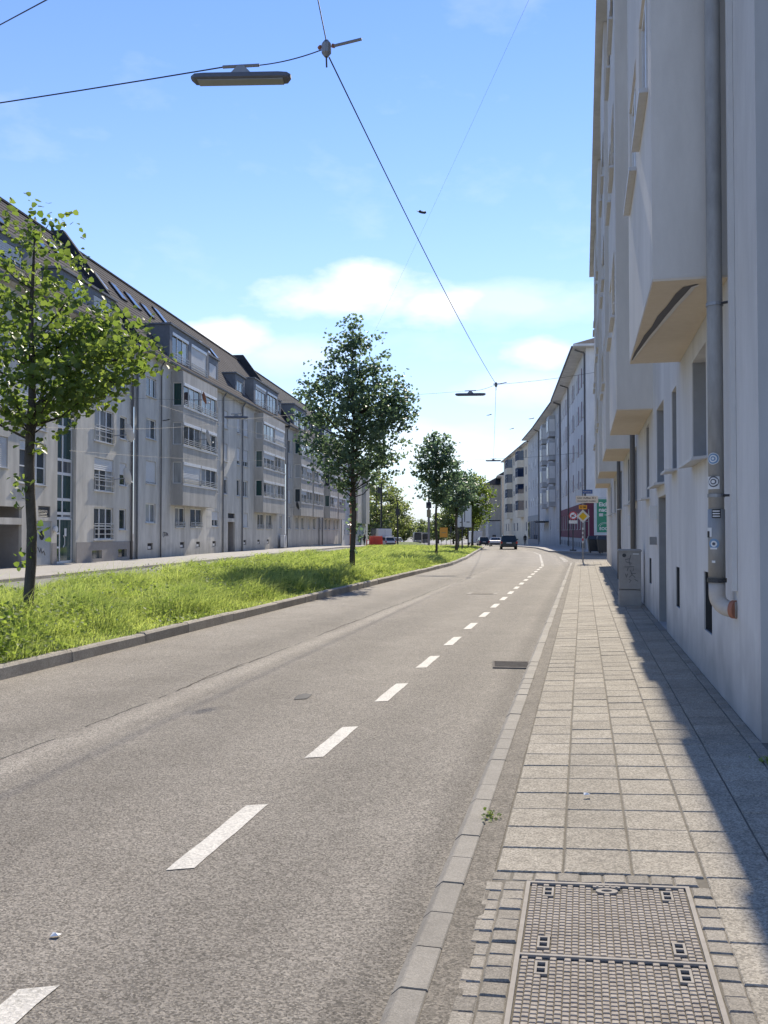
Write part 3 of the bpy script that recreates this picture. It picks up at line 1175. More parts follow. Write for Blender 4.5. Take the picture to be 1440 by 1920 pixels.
for i in range(70):
    d = 9 + 26 * random.random() ** 1.6
    u = random.uniform(.15, .97)
    x = ML(d) + (XL(d) - .14 - ML(d)) * u
    z = med_z(d, u) + random.uniform(.16, .36)
    r_ = random.uniform(.010, .02)
    fl.add([(x - r_, d, z), (x, d - r_, z), (x + r_, d, z), (x, d + r_, z), (x, d, z + r_), (x, d, z - r_)], [(0, 1, 4), (1, 2, 4), (2, 3, 4), (3, 0, 4), (1, 0, 5), (2, 1, 5), (3, 2, 5), (0, 3, 5)])
tag(fl.build('seed_heads', M['white_flower']), 'small white dandelion seed heads dotted through the grass', 'flowers', kind='stuff')

# weeds in the pavement joints
def weed_clump(label, loc, n, rad, size):
    pos = np.array([(random.gauss(0, rad), random.gauss(0, rad), abs(random.gauss(.012, .012))) for _ in range(n)])
    P_, Q_ = leaf_cloud(pos, size, .8)
    wt = thing('weed_clump', label, 'weed', loc)
    obj('leaves', np_mesh('leaves', P_, Q_, M['weed']), wt)['kind'] = 'stuff'
    MB().tube([(-.01, 0, -.005), (.004, .004, .02), (.012, -.004, .045)], [.004, .003, .0015], 5).build('stem', M['weed'], wt)


weed_clump('little weed sprouting beside the near kerb stones', PV(-.52, 5.08, -.002), 26, .035, .022)
weed_clump('little weed at the foot of the grey wall corner', PV(1.23, 6.35, -.002), 40, .04, .03)
# paper scraps
for (px, py, d_, z_, lab) in ((208 / 2, 1757 / 1, 3.6, ROADZ, 'tiny white paper scrap left on the road by the near dash'), (1000 + 100, 1492, 5.3, 0, 'tiny white paper scrap lying on a pavement slab')):
    p = at(px, py, 1)
    v_ = p - Vector((0, 0, 1.6))
    k_ = (z_ - 1.6) / v_.z
    p = Vector((0, 0, 1.6)) + v_ * k_
    mb = MB()
    mb.add([(-.02, -.012, .004), (.018, -.015, .010), (.022, .012, .005), (-.016, .014, .012), (0, 0, .016)], [(0, 1, 4), (1, 2, 4), (2, 3, 4), (3, 0, 4)])
    tag(mb.build('paper_scrap', M['white_flower'], None, (p.x, p.y, z_ + .003)), lab, 'litter')
# ================================================================== BUILDINGS
# local frame of a facade: x along it, y into the building, z up
def wall_grid(mb, L, z0, z1, openings, fn, depth=.12):
    xs = sorted({0.0, L} | {round(v, 4) for o in openings for v in o[:2]})
    zs = sorted({z0, z1} | {round(v, 4) for o in openings for v in o[2:4]})
    for i in range(len(xs) - 1):
        for j in range(len(zs) - 1):
            cx, cz = (xs[i] + xs[i + 1]) / 2, (zs[j] + zs[j + 1]) / 2
            if any(o[0] < cx < o[1] and o[2] < cz < o[3] for o in openings):
                continue
            mb.quad(fn(xs[i], 0, zs[j]), fn(xs[i + 1], 0, zs[j]), fn(xs[i + 1], 0, zs[j + 1]), fn(xs[i], 0, zs[j + 1]))
    for (a, b, c, e) in [o[:4] for o in openings]:
        dd = depth
        mb.quad(fn(a, 0, c), fn(a, 0, e), fn(a, dd, e), fn(a, dd, c))
        mb.quad(fn(b, 0, c), fn(b, dd, c), fn(b, dd, e), fn(b, 0, e))
        mb.quad(fn(a, 0, e), fn(b, 0, e), fn(b, dd, e), fn(a, dd, e))
        mb.quad(fn(a, 0, c), fn(a, dd, c), fn(b, dd, c), fn(b, 0, c))


_wc = {}


def frame_mesh(w, h, n, transom, mat):
    key = ('f', round(w, 2), round(h, 2), n, transom, mat.name)
    if key not in _wc:
        mb = MB()
        t = .07 if w > .7 else .05
        mb.box(-w / 2, -w / 2 + t, 0, .06, 0, h)
        mb.box(w / 2 - t, w / 2, 0, .06, 0, h)
        mb.box(-w / 2 + t, w / 2 - t, 0, .06, 0, t)
        mb.box(-w / 2 + t, w / 2 - t, 0, .06, h - t, h)
        for i in range(1, n):
            x = -w / 2 + w * i / n
            mb.box(x - .05, x + .05, -.005, .06, t, h - t)
        if transom:
            mb.box(-w / 2 + t, w / 2 - t, -.003, .06, transom - .03, transom + .03)
        _wc[key] = mb.mesh('window', mat)
    return _wc[key]


def pane_mesh(w, h, mat):
    key = ('p', round(w, 2), round(h, 2), mat.name)
    if key not in _wc:
        _wc[key] = MB().quad((-w / 2, 0, 0), (w / 2, 0, 0), (w / 2, 0, h), (-w / 2, 0, h)).mesh('pane', mat)
    return _wc[key]


def shutter_mesh(w, h, mat):
    key = ('s', round(w, 2), round(h, 2), mat.name)
    if key not in _wc:
        mb = MB()
        n = max(2, int(h / .09))
        for i in range(n):
            z0, z1 = h * i / n, h * (i + 1) / n
            mb.quad((-w / 2, -.018, z0), (w / 2, -.018, z0), (w / 2, .0, z1), (-w / 2, .0, z1))
            mb.quad((-w / 2, -.018, z0), (-w / 2, .0, z0), (w / 2, .0, z0), (w / 2, -.018, z0))
        mb.box(-w / 2, w / 2, -.025, .015, -.03, 0)
        _wc[key] = mb.mesh('shutter', mat)
    return _wc[key]


def sill_mesh(w, mat, pr=.09):
    key = ('l', round(w, 2), mat.name, pr)
    if key not in _wc:
        _wc[key] = MB().box(-w / 2 - .05, w / 2 + .05, -pr, .02, -.045, -.004).mesh('sill', mat)
    return _wc[key]


def rail_mesh(w, h):
    key = ('r', round(w, 2), h)
    if key not in _wc:
        mb = MB()
        for k in range(3):
            z = h * (k + 1) / 3
            mb.box(-w / 2, w / 2, -.02, .015, z - .022, z + .022)
        mb.box(-w / 2, -w / 2 + .03, -.015, .01, 0, h)
        mb.box(w / 2 - .03, w / 2, -.015, .01, 0, h)
        _wc[key] = mb.mesh('railing', M['frame_grey'])
    return _wc[key]


def window(par, x, z, w, h, y=0.0, n=2, sh=0.0, sill=True, rail=0, transom=None, rz=0, fm='frame_white', gm='glass', depth=.12, box=False):
    """window in the opening centred at x: frame > pane(s), shutter, sill, railing"""
    off = Vector((0, depth - .06, 0))
    off.rotate(Euler((0, 0, rz)))
    fo = obj('window', frame_mesh(w, h, n, transom, M[fm]), par, Vector((x, y, z)) + off, (0, 0, rz))
    for i in range(n):
        pw = w / n
        obj('pane', pane_mesh(pw - .04, h - .04, M[gm]), fo, (-w / 2 + pw * (i + .5), .03, .02))
    if sh > 0:
        hh = (h - .02) * sh
        obj('shutter', shutter_mesh(w - .03, hh, M['shutter']), fo, (0, -.025, h - .01 - hh))
    if box:
        MBk = ('b', round(w, 2))
        if MBk not in _wc:
            _wc[MBk] = MB().box(-w / 2, w / 2, -.10, -.008, 0, .2).mesh('shutter_box', M['frame_white'])
        obj('shutter_box', _wc[MBk], fo, (0, 0, h - .2))
    if sill:
        obj('sill', sill_mesh(w, M['sill']), fo, (0, -(depth - .06), 0))
    if rail:
        obj('railing', rail_mesh(w, rail), fo, (0, -(depth - .06) - .05, 0.02))
    return fo


def facade(par, name, mat, L, z0, z1, wins, y=0.0, extra=(), depth=.12):
    """wall part with openings, and the windows in them"""
    ops = [(w['x'] - w['w'] / 2, w['x'] + w['w'] / 2, w['z'], w['z'] + w['h']) for w in wins] + list(extra)
    mb = MB()
    wall_grid(mb, L, z0, z1, ops, lambda u, dp, z: (u, y + dp, z), depth)
    mb.build(name, mat, par)
    for w in wins:
        k = dict(w)
        window(par, k.pop('x'), k.pop('z'), k.pop('w'), k.pop('h'), y=y, depth=depth, **k)


def bay(par, p0, p1, e, z0, z1, bands, mat, groups, side=True, gm='glass', fm='frame_white', rail=.36, box=True, side_far=False):
    """box bay (oriel): walls with window bands, part of the building"""
    L = p1 - p0
    ops, wl_ = [], []
    for (za, zb) in bands:
        for (a, b, n) in groups:
            ops.append((a, b, za, zb))
            shv = random.choice((0, 0, 0, .15, .4, 1.0))
            wl_.append(((a + b) / 2 + p0, za, b - a, zb - za, n, shv))
    mb = MB()
    wall_grid(mb, L, z0, z1, ops, lambda u, dp, z: (p0 + u, -e + dp, z))
    sops = [(.12, e - .10, za, zb) for (za, zb) in bands] if side else []
    wall_grid(mb, e, z0, z1, sops, lambda u, dp, z: (p0 + dp, -u, z))
    mb.quad((p1, 0, z0), (p1, -e, z0), (p1, -e, z1), (p1, 0, z1))
    mb.quad((p0, 0, z0), (p1, 0, z0), (p1, -e, z0), (p0, -e, z0))
    mb.quad((p0, 0, z1), (p1, 0, z1), (p1, -e, z1), (p0, -e, z1))
    mb.build('bay', mat, par)
    # white sill bands run round the bay
    for (za, zb) in bands:
        MB().box(p0 - .04, p1 + .04, -e - .05, -e - .003, za - .13, za - .02).build('sill_band', M['sill'], par)
    for (x, z, w, h, n, shv) in wl_:
        window(par, x, z, w, h, y=-e, n=n, sh=shv, sill=False, rail=rail, gm=gm, fm=fm, box=box)
    if side:
        for (za, zb) in bands:
            window(par, p0, za, e - .22, zb - za, y=-(.12 + e - .10) / 2, n=1, sill=False, rz=-math.pi / 2, gm='glass_green' if random.random() < .5 else gm, fm=fm)


def pitched_roof(par, L, ze, zr, dep, mat, over=.35, courses=22, x0=0.0):
    """front slope laid in overlapping tile courses, plain back slope, gutter and soffit"""
    mb = MB()
    sl = (zr - ze) / (dep + over)
    for i in range(courses):
        y0 = -over + (dep + over) * i / courses
        y1 = -over + (dep + over) * (i + 1) / courses + .06
        za, zb = ze + (y0 + over) * sl, ze + (y1 + over) * sl
        mb.quad((x0, y0, za + .05), (L, y0, za + .05), (L, y1, zb), (x0, y1, zb))
        mb.quad((x0, y0, za), (L, y0, za), (L, y0, za + .05), (x0, y0, za + .05))
    mb.quad((x0, dep, zr), (L, dep, zr), (L, dep * 2 + over, ze), (x0, dep * 2 + over, ze))
    rf = mb.build('roof', mat, par)
    MB().box(x0, L, dep - .12, dep + .12, zr - .02, zr + .09).build('ridge', mat, rf)
    MB().box(x0, L, -over, .05, ze - .14, ze - .01).build('soffit', M['wall_l3'], par)
    g = MB()
    prof = [(-over - .16, ze + .02), (-over - .14, ze - .08), (-over - .06, ze - .11), (-over - .01, ze - .05), (-over - .01, ze + .03)]
    g.prism(prof, 'x', x0, L)
    g.build('gutter', M['zinc'], par)
    return rf


def firewall(par, x, ze, zr, dep, mat, th=.35):
    prof = [(-.45, ze - .3), (-.5, ze + .45), (dep - .5, zr + .4), (dep + .6, zr + .4), (dep * 2 + .4, ze + .4), (dep * 2 + .4, ze - .3)]
    MB().prism(prof, 'x', x - th / 2, x + th / 2).build('firewall', mat, par)


def dormer(par, p0, p1, zb, zt, yf, yb, wins, mat='zinc', mono=True, **kw):
    mb = MB()
    ops = [(a - p0, b - p0, za, zc) for (a, b, za, zc, n, s_) in wins]
    wall_grid(mb, p1 - p0, zb, zt, ops, lambda u, dp, z: (p0 + u, yf + dp, z))
    mb.add([(p0, yf, zb), (p0, yf, zt), (p0, yb, zt + .15), (p0, yb, zb)], [(0, 1, 2, 3)])
    mb.add([(p1, yf, zb), (p1, yf, zt), (p1, yb, zt + .15), (p1, yb, zb)], [(0, 3, 2, 1)])
    mb.box(p0 - .08, p1 + .08, yf - .12, yb, zt, zt + .12)
    mb.build('dormer', M[mat], par)
    for (a, b, za, zc, n, s_) in wins:
        window(par, (a + b) / 2, za, b - a, zc - za, y=yf, n=n, sh=s_, sill=False, **kw)


def downpipe(par, x, z0, z1, mat='zinc', r=.06, y=-.10, swan=.35):
    pts = [(x, y, z0)] + [(x, y, z0 + (z1 - .5 - z0) * k / 4) for k in range(1, 5)] + [(x, y - .02, z1 - .42), (x, -swan, z1 - .1)]
    MB().tube(pts, r, 8).build('downpipe', M[mat], par, smooth=True)


def skylights(par, ps, ze, zr, dep, over=.35):
    sl = math.atan2(zr - ze, dep + over)
    for (p, f0, w, h) in ps:
        y = -over + (dep + over) * f0
        z = ze + (zr - ze) * f0
        o = MB().box(-w / 2, w / 2, 0, h, .04, .13).build('skylight', M['slate'], par, (p, y, z), (sl, 0, 0))
        MB().quad((-w / 2 + .09, .09, .135), (w / 2 - .09, .09, .135), (w / 2 - .09, h - .09, .135), (-w / 2 + .09, h - .09, .135)).build('pane', M['glass'], o)


AZL = math.atan(.1238)


def left_house(name, label, d0):
    return thing(name, label, 'building', (FL(d0), d0, gz(d0)), (0, 0, R(90) - AZL))


def wn(x, z, w, h, **k):
    return dict(x=x, z=z, w=w, h=h, **k)


ZE, ZR, DEP = 12.75, 19.5, 5.0

# ---- L1: beige house with the stair tower, partly behind the near tree
b1 = left_house('apartment_house', 'beige apartment house with tall glazed stair strip behind the nearest tree', 24)
LL = 28.3
wins = []
for z, h, s_ in ((1.2, 1.75, 0), (3.85, 1.8, .35), (6.55, 1.8, 0), (9.25, 1.8, .2)):
    wins.append(wn(24.35, z, 2.4, h, n=3, sh=s_, rail=.85, transom=.75))
for z, h, s_ in ((1.75, 1.2, 0), (4.3, 1.3, .5), (7.0, 1.3, 0), (9.7, 1.3, 0)):
    wins.append(wn(26.85, z, .95, h, n=1, sh=s_))
for z, h, s_ in ((3.85, 1.95, .2), (6.45, 1.95, .6), (9.2, 1.8, .3)):
    wins.append(wn(16.85, z, 2.4, h, n=3, sh=s_, transom=.8, rail=.0))
for z, h, s_ in ((4.45, 1.35, 1.0), (7.1, 1.35, 1.0), (9.7, 1.35, .6)):
    wins.append(wn(13.7, z, 2.0, h, n=2, sh=s_))
    wins.append(wn(9.5, z, 2.0, h, n=2, sh=s_ * .5))
stair = (19.15, 21.1, .05, 11.6)
garage = (8.0, 15.9, 0.0, 2.75)
udoor = (17.15, 18.6, .05, 2.15)
vent = (17.35, 18.5, 2.32, 2.85)
ops_b = [(22.9, 24.1, .18, .62), (26.2, 27.4, .18, .62)]
ex = [stair, garage, udoor, vent] + ops_b
facade(b1, 'wall', M['wall_l1'], LL, 0, ZE, wins, 0, ex, .14)
for a, b in ((18.65, 19.1), (21.15, 28.28)):
    pm = MB()
    xs = [a] + [v_ for o_ in ops_b for v_ in o_[:2] if a < v_ < b] + [b]
    for i in range(0, len(xs) - 1, 2):
        pm.box(xs[i], xs[i + 1], -.03, -.004, 0, 1.08)
    for o_ in ops_b:
        if a < o_[0] < b:
            pm.box(o_[0], o_[1], -.03, -.004, .62, 1.08)
            pm.box(o_[0], o_[1], -.03, -.004, 0, .18)
    pm.build('plinth', M['plinth'], b1)
for o_ in ops_b:
    MB().quad((o_[0], .13, o_[2]), (o_[1], .13, o_[2]), (o_[1], .13, o_[3]), (o_[0], .13, o_[3])).build('cellar_window', M['glass'], b1)
# stair tower glazing: storey-high lights, door below
sw_ = stair[1] - stair[0]
zz = [2.55, 3.25, 4.55, 5.25, 6.9, 7.6, 9.2, 9.9, 11.6]
z0 = 2.3
for i, z1 in enumerate(zz):
    window(b1, (stair[0] + stair[1]) / 2, z0, sw_, z1 - z0, n=2, sill=False, depth=.30, gm='glass_green' if i % 3 else 'glass')
    z0 = z1
dm = MB()
dm.box(-.95, -.88, 0, .06, 0, 2.25)
dm.box(.88, .95, 0, .06, 0, 2.25)
dm.box(-.35, -.27, 0, .06, 0, 2.25)
dm.box(-.88, -.35, 0, .06, 2.18, 2.25)
dm.box(-.27, .88, 0, .06, 2.18, 2.25)
for z in (.0, .75, 1.45):
    dm.box(-.88, -.35, 0, .06, z, z + .09)
dm.box(-.27, .88, 0, .06, 0, .12)
do = dm.build('door', M['frame_white'], b1, ((stair[0] + stair[1]) / 2, .2, .05))
MB().quad((-.88, .03, 0), (-.35, .03, 0), (-.35, .03, 2.2), (-.88, .03, 2.2)).build('side_light', M['glass_green'], do)
MB().quad((-.27, .03, 0), (.88, .03, 0), (.88, .03, 2.2), (-.27, .03, 2.2)).build('pane', M['glass_green'], do)
MB().tube([(-.05, -.06, .8), (.08, -.06, .95), (.08, -.06, 1.25), (-.05, -.06, 1.4)], .02, 6).build('handle', M['frame_white'], do)
MB().box(.2, .42, .015, .022, 1.35, 1.75).build('notice', M['sign_white'], do)
gr_ = MB()
gr_.quad((8, 2.5, 0), (15.9, 2.5, 0), (15.9, 2.5, 2.75), (8, 2.5, 2.75))
gr_.quad((8, .14, 2.75), (15.9, .14, 2.75), (15.9, 2.5, 2.75), (8, 2.5, 2.75))
gr_.quad((15.9, .14, 0), (15.9, 2.5, 0), (15.9, 2.5, 2.75), (15.9, .14, 2.75))
gr_.quad((8, .14, 0), (8, 2.5, 0), (8, 2.5, 2.75), (8, .14, 2.75))
gr_.build('passage', M['plinth'], b1)
MB().box(8, 15.85, -.02, .1, 1.95, 2.25).build('passage_beam', M['wall_l1'], b1)
MB().box(14.4, 15.6, 2.38, 2.48, 0, 2.1).build('door', M['door_dark'], b1)
ud = MB().box(udoor[0], udoor[1], .05, .10, udoor[2], udoor[3]).build('door', M['steel_door'], b1)
tag(ud, 'grey steel utility door with scribbled tag')
MB().disc(((udoor[0] + udoor[1]) / 2 - .1, .04, 1.45), .22, 'y', 20, .012).build('round_window', M['dark'], ud)
MB().tube([(17.4, .04, .9), (17.6, .04, .65), (17.7, .04, .85), (17.8, .04, .6), (17.95, .04, .72), (18.1, .04, .5)], .018, 5).build('graffiti', M['graffiti_grey'], ud)
vb = MB()
for i in range(7):
    z = vent[2] + .04 + i * .07
    vb.add([(vent[0], .02, z), (vent[1], .02, z), (vent[1], .10, z + .05), (vent[0], .10, z + .05)], [(0, 1, 2, 3)])
vb.box(vent[0], vent[1], .12, .13, vent[2], vent[3])
vb.build('vent', M['metal_grey'], b1)
MB().tube([(18.85, -.14, 1.75), (18.85, -.02, 1.75)], [.15, .13], 14).build('wall_lamp', M['frame_white'], b1)
pitched_roof(b1, LL - .2, ZE, ZR, DEP, M['roof_tile'])
dormer(b1, 20.2, 26.8, 12.9, 15.0, .5, 3.2, [(20.9, 23.0, 13.2, 14.7, 2, 0), (24, 26.2, 13.2, 14.7, 2, .4)])
dormer(b1, 10.5, 17.5, 12.9, 15.0, .5, 3.2, [(11.2, 13.4, 13.2, 14.7, 2, 0), (14.2, 16.6, 13.2, 14.7, 2, .4)])
skylights(b1, [(23.2, .62, .9, 1.3), (25.6, .66, .9, 1.3), (18.8, .6, .9, 1.3)], ZE, ZR, DEP)
MB().quad((LL, .0, 0), (LL, 10, 0), (LL, 10, ZE), (LL, .0, ZE)).build('gable_wall', M['wall_l1'], b1)
MB().quad((0, .0, 0), (0, 10, 0), (0, 10, ZE), (0, .0, ZE)).build('gable_wall', M['wall_l1'], b1)
downpipe(b1, 27.9, 0, ZE, 'pipe_dark', .07)

# ---- L2: the long grey house with two stacks of glazed bays
b2 = left_house('apartment_house', 'long grey apartment house with two stacks of glazed bays', 52.15)
LL = 38.5
wins = []
for z, h, s_ in ((2.2, 1.2, 0), (4.65, 1.4, .92), (7.45, 1.25, 0), (10.1, 1.2, 0)):
    wins.append(wn(2.65, z, 1.6, h, n=2, sh=s_))
wins += [wn(7.85, 1.95, 1.9, 1.35, n=2, rail=.32), wn(11.2, 1.95, 2.6, 1.35, n=2, rail=.32), wn(15.5, 2.05, 1.6, 1.15, n=2, sh=.55)]
for z, s1, s2, s3, s4 in ((4.65, 0, .15, 0, 0), (7.3, 1, 1, .75, .7), (9.95, 0, 1, .9, 1)):
    wins += [wn(15.6, z, .9, 1.4, n=1, sh=s1), wn(18.1, z, .95, 1.4, n=1, sh=s2), wn(21.7, z, .95, 1.4, n=1, sh=s3), wn(23.85, z, 1.5, 1.4, n=2, sh=s4)]
wins += [wn(23.9, 2.05, 1.4, 1.2, n=1, sh=1.0), wn(28.9, 1.95, 2.3, 1.35, n=2, rail=.32), wn(32.0, 1.95, 2.4, 1.35, n=2, rail=.32), wn(36.6, 2.0, .95, 1.3, n=1)]
for z in (4.65, 7.3, 9.95):
    wins.append(wn(36.7, z, .95, 1.35, n=1, sh=random.choice((0, .4, 1))))
door2 = (18.8, 20.7, .02, 2.45)
slot2 = (18.8, 20.7, 2.75, 3.15)
cell = [(c - .42, c + .42, .52, .92) for c in (2.6, 8.3, 11.6, 15.3, 23.7, 28.2, 31.6)]
facade(b2, 'wall', M['wall_l2'], LL, 0, ZE, wins, 0, [door2, slot2] + cell, .14)
for c_ in cell:
    MB().box(c_[0], c_[1], .09, .13, c_[2], c_[3]).build('cellar_window', M['dark'], b2)
    MB().box(c_[0] - .02, c_[0] + .45, -.02, .04, c_[2] + .05, c_[2] + .22).build('cellar_sill', M['sill'], b2)
MB().box(door2[0], door2[1], .6, .66, 0, 2.45).build('door', M['door_dark'], b2)
mbd = MB()
mbd.quad((door2[0], .14, 0), (door2[0], .6, 0), (door2[0], .6, 2.45), (door2[0], .14, 2.45))
mbd.quad((door2[1], .14, 0), (door2[1], .6, 0), (door2[1], .6, 2.45), (door2[1], .14, 2.45))
mbd.quad((door2[0], .14, 2.45), (door2[1], .14, 2.45), (door2[1], .6, 2.45), (door2[0], .6, 2.45))
mbd.build('door_niche', M['plinth'], b2)
MB().box(slot2[0], slot2[1], .1, .13, slot2[2], slot2[3]).build('transom_light', M['dark'], b2)
bands = [(4.85, 6.3), (7.45, 8.95), (10.05, 11.6)]
bay(b2, 6.05, 13.3, .84, 3.4, 12.35, bands, M['bay_l2'], [(.12, 3.5, 3), (3.72, 7.1, 3)])
bay(b2, 26.6, 34.9, .84, 3.4, 12.35, bands, M['bay_l2'], [(.15, 4.05, 3), (4.3, 8.1, 3)])
rl = MB()
for z in (1.1, 1.95, 2.8, 3.35):      # rendered joints of the ground floor
    for a, b in ((3.6, 5.9), (13.4, 14.6), (16.4, 18.7), (20.8, 23.1), (24.7, 27.4), (33.4, 36.0)):
        rl.box(a, b, -.008, -.002, z - .012, z + .012)
rl.build('render_joints', M['wall_l3'], b2)
pitched_roof(b2, LL, ZE, ZR, DEP, M['roof_tile'])
firewall(b2, -.02, ZE, ZR, DEP, M['slate'])
firewall(b2, LL, ZE, ZR + .2, DEP, M['slate'])
dormer(b2, 5.6, 13.6, 12.9, 15.4, -.05, 2.6, [(6.1, 9.2, 13.1, 15.0, 3, 0), (9.8, 13.1, 13.1, 15.0, 2, .95)], rail=.5, box=True)
dormer(b2, 14.6, 17.2, 12.9, 15.2, .35, 2.6, [(15.0, 16.8, 13.3, 14.7, 1, 1.0)])
dormer(b2, 21.9, 24.7, 12.9, 15.1, .35, 2.6, [(22.3, 24.3, 13.2, 14.6, 2, 0)])
dormer(b2, 26.2, 35.2, 12.9, 15.4, -.05, 2.6, [(26.8, 30.4, 13.1, 15.0, 3, .2), (31.0, 34.6, 13.1, 15.0, 3, 0)], rail=.5, box=True)
dormer(b2, 36.0, 38.0, 12.9, 15.0, .35, 2.6, [(36.3, 37.7, 13.3, 14.6, 1, 0)])
skylights(b2, [(2.2, .60, .95, 1.6), (5.2, .62, .95, 1.5), (7.6, .62, .95, 1.5), (10.0, .62, .9, 1.3), (13.6, .66, 1.0, 1.8), (17.6, .60, .9, 1.5), (20.2, .60, .9, 1.5), (22.8, .62, .9, 1.5), (25.0, .62, .9, 1.4)], ZE, ZR, DEP)
downpipe(b2, .3, 0, ZE, 'zinc', .07)
downpipe(b2, 4.1, 0, ZE, 'pipe_dark', .05)
downpipe(b2, 17.2, 0, ZE, 'zinc', .065)
downpipe(b2, 22.6, 0, ZE, 'zinc', .065)
gt = MB()
for pts in ([(4.7, 1.35), (4.75, 1.6), (4.95, 1.62), (5.0, 1.4), (4.8, 1.3)], [(5.05, 1.6), (5.25, 1.58), (5.1, 1.35)], [(5.3, 1.6), (5.35, 1.35), (5.5, 1.55), (5.6, 1.35)]):
    gt.tube([(x, -.012, z) for x, z in pts], .022, 5)
gt.build('graffiti', M['graffiti_grey'], b2)

# ---- L3: grey house farther along
b3 = left_house('apartment_house', 'grey bay-fronted house farther along, behind the median tree', 90.55)
LL = 33.6
wins = []
for z in (4.65, 7.3, 9.95):
    for x in (1.7, 18.2):
        wins.append(wn(x, z, 1.1, 1.4, n=1, sh=random.choice((0, .5, 1))))
for x in (1.7, 5.4, 8.0, 11.6, 14.6, 18.2, 22, 24.5, 28, 30.5):
    wins.append(wn(x, 1.95, 1.4, 1.35, n=2))
facade(b3, 'wall', M['wall_l3'], LL, 0, ZE, wins, 0, (), .14)
for a, b in ((3.6, 9.6), (10.3, 16.3), (20.6, 26.0), (26.8, 32.2)):
    bay(b3, a, b, .84, 3.4, 12.35, bands, M['bay_l2'], [(.15, (b - a) / 2 - .1, 2), ((b - a) / 2 + .1, b - a - .15, 2)])
pitched_roof(b3, LL, ZE, ZR, DEP, M['slate'])
for a, b in ((3.4, 9.8), (20.4, 25.8)):
    dormer(b3, a, b, 12.9, 15.4, -.05, 2.6, [(a + .4, (a + b) / 2 - .2, 13.1, 15, 2, 0), ((a + b) / 2 + .2, b - .4, 13.1, 15, 2, .3)])
for a in (12.2, 15.5, 29):
    dormer(b3, a, a + 2, 12.9, 15.0, .35, 2.6, [(a + .3, a + 1.7, 13.3, 14.6, 1, 0)])
firewall(b3, LL, ZE, ZR, DEP, M['slate'])
for x in (.4, 17.2, 19.4, 33.2):
    downpipe(b3, x, 0, ZE, 'zinc', .065)
# ---- L4: white corner house
b4 = left_house('corner_house', 'white corner house with an orange strip at the end of the left row', 124.3)
LL = 26
wins = [wn(x, z, 1.3, 1.4, n=2, sh=random.choice((0, 0, .5))) for z in (1.6, 4.4, 7.2, 10.0) for x in (2.5, 5.5, 11, 14, 17, 20, 23.5)]
facade(b4, 'wall', M['wall_white'], LL, -.4, 12.4, wins, 0, (), .14)
MB().box(7.0, 9.2, -.05, -.003, 0, 8.3).build('orange_strip', M['orange_wall'], b4)
for a in (10.4, 19.4):
    MB().box(a, a + 4, -.7, -.003, 3.3, 12.0).build('bay', M['wall_l3'], b4)
pitched_roof(b4, LL, 12.4, 17.5, DEP, M['slate'], courses=10)
MB().quad((LL, 0, -.5), (LL, 10, -.5), (LL, 10, 12.4), (LL, 0, 12.4)).build('gable_wall', M['wall_white'], b4)

# satellite dishes: each a thing of its own on its window
def dish(label, house, p, z, out, r=.42, col='sign_white', yaw=0.0):
    pos = house.matrix_basis @ Vector((p, -out, z))
    t = thing('satellite_dish', label, 'satellite dish', pos, (0, 0, house.rotation_euler.z + yaw), 'satellite dishes on the left facades')
    rings = []
    for q in range(5):
        a = q / 4
        rings.append([(r * a * math.cos(k * math.pi / 8) if q else .001 * math.cos(k * math.pi / 8), -.16 * a * a, (r * 1.1 * a if q else .001) * math.sin(k * math.pi / 8)) for k in range(16)])
    bb = MB().loft(rings, False).build('reflector', M[col], t, (0, 0, 0), (R(-14), 0, 0), smooth=True)
    MB().tube([(0, .02, -.1), (0, out, -.2)], .03, 6).build('bracket', M['metal_grey'], t)
    MB().tube([(0, -.05, -r), (0, -.5, -.32)], .015, 6).build('feed_arm', M['metal_grey'], t)
    MB().tube([(0, -.5, -.32), (0, -.42, -.24)], .04, 8).build('receiver', M['sign_white'], t)


dish('white satellite dish on the beige house, the upper one', b1, 25.6, 7.2, .75, .5, yaw=.9)
dish('white satellite dish on the beige house, the lower one', b1, 25.6, 4.75, .65, .45, yaw=.9)
dish('white satellite dish high up behind the nearest tree crown', b1, 18.2, 10.0, .6, .45, yaw=.9)
dish('greenish satellite dish on the middle floor of the glazed bays', b2, 9.2, 8.2, 1.4, .55, yaw=.5)
dish('dark red satellite dish on the top floor of the glazed bays', b2, 8.6, 10.9, 1.3, .4, 'rust_ring', yaw=.5)
dish('dark satellite dish on the farther grey house', b3, 1.9, 4.4, .7, .42, 'metal_dark', yaw=.5)

# ------------------------------------------------------------------ near right house
S0 = 49.3
near = thing('apartment_house', 'tall grey rendered house with projecting boxes at the right edge', 'building', W(T_WALL, S0, 0), (0, 0, R(90) - A + math.pi))
NL = S0 - 6.95
NH = 15.75


def nx(s_):
    return S0 - s_


def n_open(s0, s1, z0, z1):
    return (nx(s1), nx(s0), z0, z1)


gw = [(9.75, 10.95, 2.42, 3.62), (12.75, 13.4, 2.5, 3.65), (14.7, 16.1, 2.42, 3.75), (17.9, 18.7, 2.3, 3.75), (22.0, 23.3, 2.4, 3.7), (25.3, 26.2, 2.4, 3.7), (30.2, 31.4, 2.4, 3.7), (36.0, 37.2, 2.4, 3.7), (41.0, 42.2, 2.4, 3.7)]
cw = [(9.45, 10.05, .55, 1.18), (12.5, 13.0, .56, 1.12), (17.5, 18.1, .6, 1.1), (25.2, 25.8, .5, 1.1), (31, 31.6, .5, 1.1)]
dr_ = [(14.45, 15.85, .06, 2.2), (22.2, 23.3, .06, 2.2), (33.0, 34.2, .06, 2.3)]
